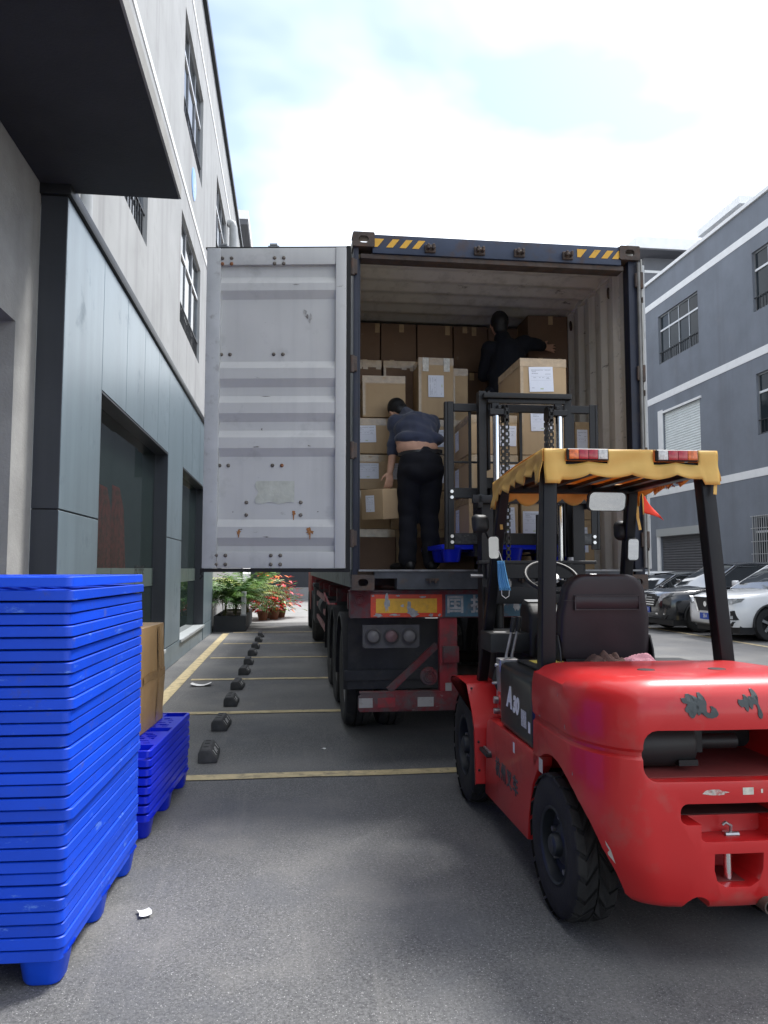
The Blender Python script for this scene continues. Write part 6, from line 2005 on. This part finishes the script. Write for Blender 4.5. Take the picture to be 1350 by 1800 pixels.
# ================================================================== PARKED CARS
carglass = M('car_glass', (.012, .015, .017), .03, spec=1., ior=1.7)
cartyre = M('car_tyre', (.020, .020, .021), .8)
alloy = M('alloy_rim', (.45, .46, .47), .3, metal=.8)
trim_m = M('car_black_trim', (.014, .014, .015), .5)
carchrome = M('car_chrome', (.75, .76, .77), .12, metal=1.)
lampg = M('headlamp_glass', (.42, .44, .46), .08, var=(25, .5), coat=.6)
plate_m = M('blue_number_plate', (.015, .06, .36), .4)
def car(name, label, paint, loc, kind, rotz=R(180)):
    C_ = thing(name, label, 'car', loc, rotz, 'cars parked along the slate building')
    suv = kind != 'sedan'
    zh, zc, zr, L_ = (1.0, 1.10, 1.68, 4.75) if suv else (.82, .92, 1.43, 4.7)
    gc = .30 if suv else .22
    st = [(0.02, .60, gc + .12, zh - .24), (-.02, .74, gc + .05, zh - .14), (-.12, .86, gc, zh - .06), (-.35, .925, gc, zh), (-.8, .945, gc, zh + .04), (-1.25, .95, gc, zc), (-2.2, .955, gc, zc + .01),
          (-3.4, .955, gc, zc + .03), (-4.2, .94, gc, zc + .02), (-4.55, .88, gc + .03, zc - .03), (-4.70, .76, gc + .10, zc - .16), (-4.75, .6, gc + .2, zc - .25)]
    rings = []
    for x, hw, zb, zt in st:
        half = [(hw * .93, zb), (hw * .985, zb + .10), (hw, zb + .26), (hw * .995, (zb + zt) / 2 + .06), (hw * .97, zt - .10), (hw * .92, zt - .035), (hw * .80, zt), (hw * .45, zt + .025), (0, zt + .032)]
        ring = [(x, y, z) for y, z in half] + [(x, -y, z) for y, z in reversed(half[:-1])]
        rings.append(ring)
    body = MB().loft(rings)
    wx, wr = (-.93, -3.70), (.365 if suv else .325)
    cuts = []
    for x in wx:
        for s_ in (-1, 1):
            cuts.append(MB().cyl((x, s_ * .60, wr), (x, s_ * 1.2, wr), wr + .055, n=28))
    me = carve(body, cuts, paint, 0, 2, 'body')
    b = link('body', me, C_)
    # cabin
    cs = [(-1.12, zc + .0, .84, .80), (-1.30, zc + .12, .85, .77), (-1.62, zc + .34, .86, .70), (-1.98, zr - .03, .86, .64), (-2.5, zr + .02, .86, .62), (-3.3, zr + .01, .86, .62), (-3.95, zr - .05, .85, .62)]
    cs += [(-4.35, zr - .22, .84, .66), (-4.62, zc + .02, .80, .74)] if suv else [(-4.0, zr - .12, .85, .64), (-4.3, zc + .16, .83, .7), (-4.5, zc + .02, .8, .74)]
    if not suv:
        cs = [c_ for c_ in cs if c_[0] != -3.95]
    rings = []
    for x, zt, wb, wt in cs:
        zb = zc - .06
        k = max(.02, (zt - zb))
        half = [(wb, zb), (wb - (wb - wt) * .5, zb + k * .55), (wt + .02, zt - .05 * min(1, k)), (wt - .06, zt - .01), (0, zt + .02)]
        rings.append([(x, y, z) for y, z in half] + [(x, -y, z) for y, z in reversed(half[:-1])])
    MB().loft(rings).build('window', carglass, C_, smooth=30)
    rf = []
    for x, zt, wb, wt in cs[3:-1]:
        half = [(wt + .035, zt - .075), (wt + .03, zt - .04), (wt - .05, zt + .004), (0, zt + .034)]
        rf.append([(x, y, z) for y, z in half] + [(x, -y, z) for y, z in reversed(half[:-1])])
    MB().loft(rf, False, False).build('roof', paint, C_, smooth=40, recalc=True)
    for s_ in (-1, 1):
        p = MB()
        p.bar((-1.13, s_ * .845, zc - .02), (-1.99, s_ * .665, zr - .055), .05, .045)
        p.build('pillar', paint, C_, bevel=.01, seg=1)
        MB().bar((-2.75, s_ * .868, zc - .02), (-2.80, s_ * .662, zr - .05), .06, .03).build('pillar', trim_m, C_, smooth=0)
        MB().bar((-3.72 if suv else -3.55, s_ * .868, zc - .02), (-3.85 if suv else -3.62, s_ * .66, zr - .08), .09, .03).build('pillar', paint, C_, smooth=0)
        MB().tube([(-1.30, s_ * .862, zc + .06), (-2.0, s_ * .69, zr - .085), (-2.8, s_ * .675, zr - .05), (-3.7, s_ * .68, zr - .10)], .012, 6).build('window_trim', carchrome, C_)
        MB().tube([(-1.4, s_ * .875, zc - .0), (-2.6, s_ * .88, zc + .01), (-3.9, s_ * .875, zc + .03)], .012, 6).build('belt_trim', carchrome, C_)
        m_ = MB().loft([[(-1.38 + a, s_ * y, zc + .10 + b_) for a, b_ in rrect(.12 * q, .15 * q, .04 * q, 3)] for y, q in ((.93, .6), (.97, 1), (1.10, 1), (1.14, .6))]).build('door_mirror', paint, C_, smooth=50)
        MB().bar((-1.36, s_ * .86, zc + .03), (-1.36, s_ * .95, zc + .07), .05, .03).build('mirror_foot', trim_m, m_, smooth=0)
        MB().box(-3.2, -1.35, s_ * .94 - .012, s_ * .94 + .012, gc + .0, gc + .10).build('sill', trim_m, C_, smooth=0)
        for x in wx:
            w = MB().lathe([(wr * .62, .02), (wr * .75, 0), (wr * .95, .01), (wr, .045), (wr, .19), (wr * .95, .225), (wr * .6, .23)], 'x', n=36)
            T = Matrix.Translation((x, s_ * .93, wr)) @ Matrix.Rotation(R(90) * -s_, 4, 'Z')
            w.v = [tuple(T @ Vector((-v[0] * -1, v[1], v[2]))) for v in w.v]
            wo = w.build('wheel', cartyre, C_)
            rm = MB()
            rm.lathe([(wr * .63, .025), (wr * .58, .02), (wr * .55, .06), (wr * .2, .10), (0, .10)], 'x', n=30)
            rm.v = [tuple(T @ Vector(v)) for v in rm.v]
            rm.build('rim', trim_m, wo)
            for k in range(5):
                a = 2 * math.pi * k / 5 + .4
                sp_ = MB()
                sp_.bar((.03, 0, 0), (.03, wr * .58 * math.cos(a), wr * .58 * math.sin(a)), .055, .02, (1, 0, 0))
                sp_.v = [tuple(T @ Vector(v)) for v in sp_.v]
                sp_.build('spoke', alloy, wo, smooth=0)
            ar = MB()
            ar.tube([(x + (wr + .06) * math.cos(R(q)), s_ * .955, wr + (wr + .06) * math.sin(R(q))) for q in range(-8, 190, 12)], .022, 6)
            if suv:
                ar.build('arch_trim', trim_m, C_)
    # front end
    def fq(name, pts, mat, par=C_, d=.03, smooth=0):
        """prism whose outline (y, z) lies on the nose; x follows the plan curve"""
        def nx(y):
            y = abs(y)
            return .03 - .0 * y if y < .45 else .03 - .55 * (y - .45) ** 1.6
        n = len(pts)
        mb_ = MB()
        mb_.add([(nx(y) + .012, y, z) for y, z in pts] + [(nx(y) - d, y, z) for y, z in pts], [tuple(range(n)), tuple(range(n, 2 * n))[::-1]] + [(i, (i + 1) % n, n + (i + 1) % n, n + i) for i in range(n)])
        return mb_.build(name, mat, par, smooth=smooth)
    if kind == 'black':
        gr_ = fq('grille', [(-.44, .62), (.44, .62), (.56, .80), (.50, .93), (-.50, .93), (-.56, .80)], trim_m)
        for k in range(5):
            z = .655 + .06 * k
            w_ = .42 + .028 * k
            fq('grille_slat', [(-w_, z), (w_, z), (w_, z + .022), (-w_, z + .022)], carchrome, gr_, .0)
        fq('badge', [(-.06, .86), (0, .80), (.06, .86), (.06, .90), (-.06, .90)], carchrome, gr_, .0)
        for s_ in (-1, 1):
            h_ = fq('headlight', [(s_ * .62, .80), (s_ * .66, .66), (s_ * .70, .66), (s_ * .74, .82), (s_ * .93, .93), (s_ * .96, .97), (s_ * .72, .93)], lampg, d=.10)
            fq('fog_trim', [(s_ * .50, .46), (s_ * .54, .43), (s_ * .80, .43), (s_ * .84, .60), (s_ * .80, .60), (s_ * .77, .47), (s_ * .56, .47)], carchrome, d=.05)
            fq('bumper_vent', [(s_ * .56, .475), (s_ * .765, .475), (s_ * .79, .58), (s_ * .56, .56)], trim_m, d=.05)
        pz = .53
    elif kind == 'white':
        gr_ = fq('grille', [(-.30, .62), (.30, .62), (.48, .92), (-.48, .92)], trim_m)
        for s_ in (-1, 1):
            fq('grille_trim', [(s_ * .26, .60), (s_ * .32, .60), (s_ * .46, .88), (s_ * .40, .88)], carchrome, gr_, .02)
            fq('headlight', [(s_ * .52, .80), (s_ * .60, .76), (s_ * .84, .80), (s_ * .96, .92), (s_ * .72, .91)], lampg, d=.16)
            fq('fog_bezel', [(s_ * .56, .58), (s_ * .86, .66), (s_ * .88, .46), (s_ * .66, .46)], trim_m, d=.12)
            fq('fog_lamp', [(s_ * .68, .48), (s_ * .85, .48), (s_ * .85, .55), (s_ * .66, .53)], lampg, d=.10)
        fq('badge', [(.06 * math.cos(R(a)), .77 + .06 * math.sin(R(a))) for a in range(0, 360, 30)], carchrome, gr_, -.004)
        pz = .50
    else:
        fq('grille', [(-.34, .42), (.34, .42), (.42, .64), (-.42, .64)], trim_m)
        for s_ in (-1, 1):
            fq('headlight', [(s_ * .56, .58), (s_ * .80, .58), (s_ * .90, .70), (s_ * .62, .66)], lampg, d=.14)
        pz = .46
    pl = fq('number_plate', [(-.22, pz - .07), (.22, pz - .07), (.22, pz + .07), (-.22, pz + .07)], plate_m, d=-.008)
    if kind in ('black', 'white'):
        text_obj('plate_character', '浙A·3贝' if kind == 'black' else '浙A', .10, white_m, pl, (.047, 0, pz), (R(90), 0, R(90)), .0005)
    lip = fq('lower_bumper', [(-.80, gc + .02), (.80, gc + .02), (.86, gc + .12), (-.86, gc + .12)], trim_m, d=.06)
    MB().box(-4.6, -.25, -.85, .85, .16, gc + .03).build('underbody', trim_m, C_, smooth=0)
    return C_
black_p = M('black_car_paint', (.008, .009, .011), .18, coat=1., spec=.6)
white_p = M('white_car_paint', (.72, .73, .74), .25, coat=.8)
car('parked_car', 'white crossover car with swept headlights, partly behind the forklift guard post', white_p, (9.28, 16.32, 0), 'white', R(181))
car('parked_car', 'black crossover car with large chrome slatted grille beside the trailer', black_p, (9.05, 18.72, 0), 'black', R(179))
car('parked_car', 'dark saloon car roof and bonnet behind the black crossover', M('dark_grey_car_paint', (.02, .021, .024), .2, coat=1.), (8.9, 21.4, 0), 'sedan', R(180))
car('parked_car', 'white saloon car farthest back, only its roof showing', white_p, (9.3, 24.2, 0), 'sedan', R(180))

# ================================================================== PLANTS AT THE FAR END
struct('driveway', MB().grid(lambda u, v: (-2.0 + 8 * u, 22.5 + 17.4 * v, .005), 4, 8), M('pale_concrete_drive', (.30, .30, .295), .85, var=(1.2, .12), dirt=((.20, .20, .195), 2, .55, .6)), recalc=False)
pln = thing('planter_box', 'dark grey rectangular planter against the clad building, full of palms', 'planter', (-1.47, 21.2, 0))
plm = M('planter_grey', (.055, .058, .063), .7, var=(3, .15))
MB().box(-.39, .39, -1.7, -1.64, 0, .39).box(-.39, .39, 1.64, 1.7, 0, .39).box(-.39, -.33, -1.639, 1.639, 0, .388).box(.33, .39, -1.639, 1.639, 0, .388).build('walls', plm, pln, smooth=0)
MB().grid(lambda u, v: (-.33 + .66 * u, -1.64 + 3.28 * v, .34 + .015 * math.sin(u * 14) * math.sin(v * 31)), 10, 20).build('soil', M('dark_soil', (.03, .022, .016), .95, bump=(50, .6)), pln, recalc=False)
leafs = [M('palm_leaf', (.115, .235, .036), .45, var=(3, .35), rnd=.15), M('palm_leaf_yellow', (.34, .39, .08), .45, var=(3, .3)), M('deep_leaf', (.065, .155, .036), .4, var=(4, .35))]
stem_m = M('palm_stem', (.16, .17, .06), .6, var=(9, .3))
def frond(mb, base, az, length, lift, droop, n=20, wl=.30, ww=.030):
    base = Vector(base)
    out = Vector((math.cos(az), math.sin(az), 0))
    side = Vector((-math.sin(az), math.cos(az), 0))
    pts = []
    for k in range(n + 1):
        t = k / n
        pts.append(base + out * length * (t * .75 + .25 * t * t) * math.cos(lift * (1 - .3 * t)) + Vector((0, 0, length * (math.sin(lift) * t - droop * t * t))))
    for k in range(n):
        a, b = pts[k], pts[k + 1]
        mb.add([a - side * .004, a + side * .004, b + side * .003, b - side * .003], [(0, 1, 2, 3)])
        t = (k + .5) / n
        if t < .22:
            continue
        d = (b - a).normalized()
        l_ = wl * (math.sin(math.pi * min(1, t * 1.02)) ** .6) * random.uniform(.85, 1.1)
        for s_ in (-1, 1):
            tip = a + (side * s_ * .72 + d * .62 + Vector((0, 0, -.22 - .25 * random.random()))).normalized() * l_
            mid = a.lerp(tip, .5) + Vector((0, 0, .018))
            w_ = d * ww
            mb.add([a, mid - w_ * .6, tip, mid + w_ * .6], [(0, 1, 2, 3)])
def palm(label, loc, nf, length, mat, seed, droop=(.35, .8)):
    random.seed(seed)
    t = thing('palm_plant', label, 'plant', loc, 0, 'palms in the planter')
    s = MB()
    for k in range(5):
        a = random.uniform(0, 6.28)
        s.tube([(.03 * math.cos(a), .03 * math.sin(a), 0), (.05 * math.cos(a), .05 * math.sin(a), .25), (.07 * math.cos(a), .07 * math.sin(a), .5)], [.016, .013, .009], 6)
    s.build('stem', stem_m, t)['kind'] = 'stuff'
    c = MB()
    for k in range(nf):
        az = 6.283 * k / nf + random.uniform(-.4, .4)
        frond(c, (.05 * math.cos(az), .05 * math.sin(az), random.uniform(.2, .5)), az, length * random.uniform(.7, 1.1), R(random.uniform(35, 78)), random.uniform(*droop))
    c.build('crown', mat, t, recalc=False, smooth=0)['kind'] = 'stuff'
palm('dark green palm at the near end of the grey planter', (-1.62, 19.85, .34), 34, 1.15, leafs[2], 1)
palm('feathery green palm beside the white post in the planter', (-1.38, 20.0, .34), 34, 1.2, leafs[0], 2)
palm('yellow green palm arching out over the planter edge', (-1.10, 21.0, .34), 34, 1.75, leafs[1], 3, (.5, 1.0))
palm('tall green palm at the middle of the planter', (-1.45, 21.0, .34), 34, 1.6, leafs[0], 4)
palm('far palm at the end of the planter by the wall', (-1.2, 22.3, .34), 34, 1.7, leafs[0], 5)
wp = thing('white_post', 'slim white post standing at the corner of the planter', 'post', (-1.135, 19.56, .39))
MB().box(-.06, .06, -.05, .05, .03, .60).build('post', white_m, wp, bevel=.008)
MB().box(-.075, .075, -.065, .065, -.004, .03).build('base_plate', alu_m, wp, smooth=0)
# potted red plants
def potted(label, loc, cols_, seed, h):
    random.seed(seed)
    t = thing('potted_plant', label, 'plant', loc, 0, 'potted flowering plants')
    MB().lathe([(0, 0), (.12, 0), (.17, .24), (.185, .25), (.185, .28), (.165, .28), (.15, .22), (0, .22)], 'z', n=22).build('pot', M('terracotta', (.20, .085, .045), .8, var=(6, .2)), t)
    lf, fl2 = MB(), MB()
    for k in range(210):
        a, e = random.uniform(0, 6.283), random.uniform(.0, 1.3)
        r_ = h * random.uniform(.35, 1)
        p = Vector((math.cos(a) * math.cos(e) * r_ * .62, math.sin(a) * math.cos(e) * r_ * .62, .25 + math.sin(e) * r_))
        d = Vector((math.cos(a), math.sin(a), random.uniform(-.6, .5))).normalized()
        s = d.cross(Vector((0, 0, 1))).normalized()
        l_, w_ = random.uniform(.14, .26), random.uniform(.045, .075)
        (fl2 if random.random() < .62 else lf).add([p, p + d * l_ * .5 + s * w_, p + d * l_ + Vector((0, 0, -.03)), p + d * l_ * .5 - s * w_], [(0, 1, 2, 3)])
    for k in range(7):
        a = 6.283 * k / 7
        lf.tube([(0, 0, .2), (.1 * math.cos(a), .1 * math.sin(a), .25 + h * .5)], .008, 5)
    lf.build('leaves', leafs[0], t, recalc=False, smooth=0)['kind'] = 'stuff'
    fl2.build('flowers', cols_, t, recalc=False, smooth=0)['kind'] = 'stuff'
redf, orf = M('crimson_bract', (.62, .018, .045), .5, var=(9, .3)), M('orange_bract', (.70, .16, .02), .5, var=(9, .3))
potted('pot with crimson bracts, rightmost of the potted row', (-.28, 24.9, 0), redf, 1, 1.15)
potted('pot with orange bracts behind the palms', (-.62, 24.6, 0), orf, 2, 1.35)
potted('pot with red bracts nearest the planter', (-.80, 23.6, 0), redf, 3, .85)
potted('pot with bright red bracts low in front of the orange ones', (-.48, 24.0, 0), M('scarlet_bract', (.70, .05, .02), .5, var=(9, .3)), 4, .75)
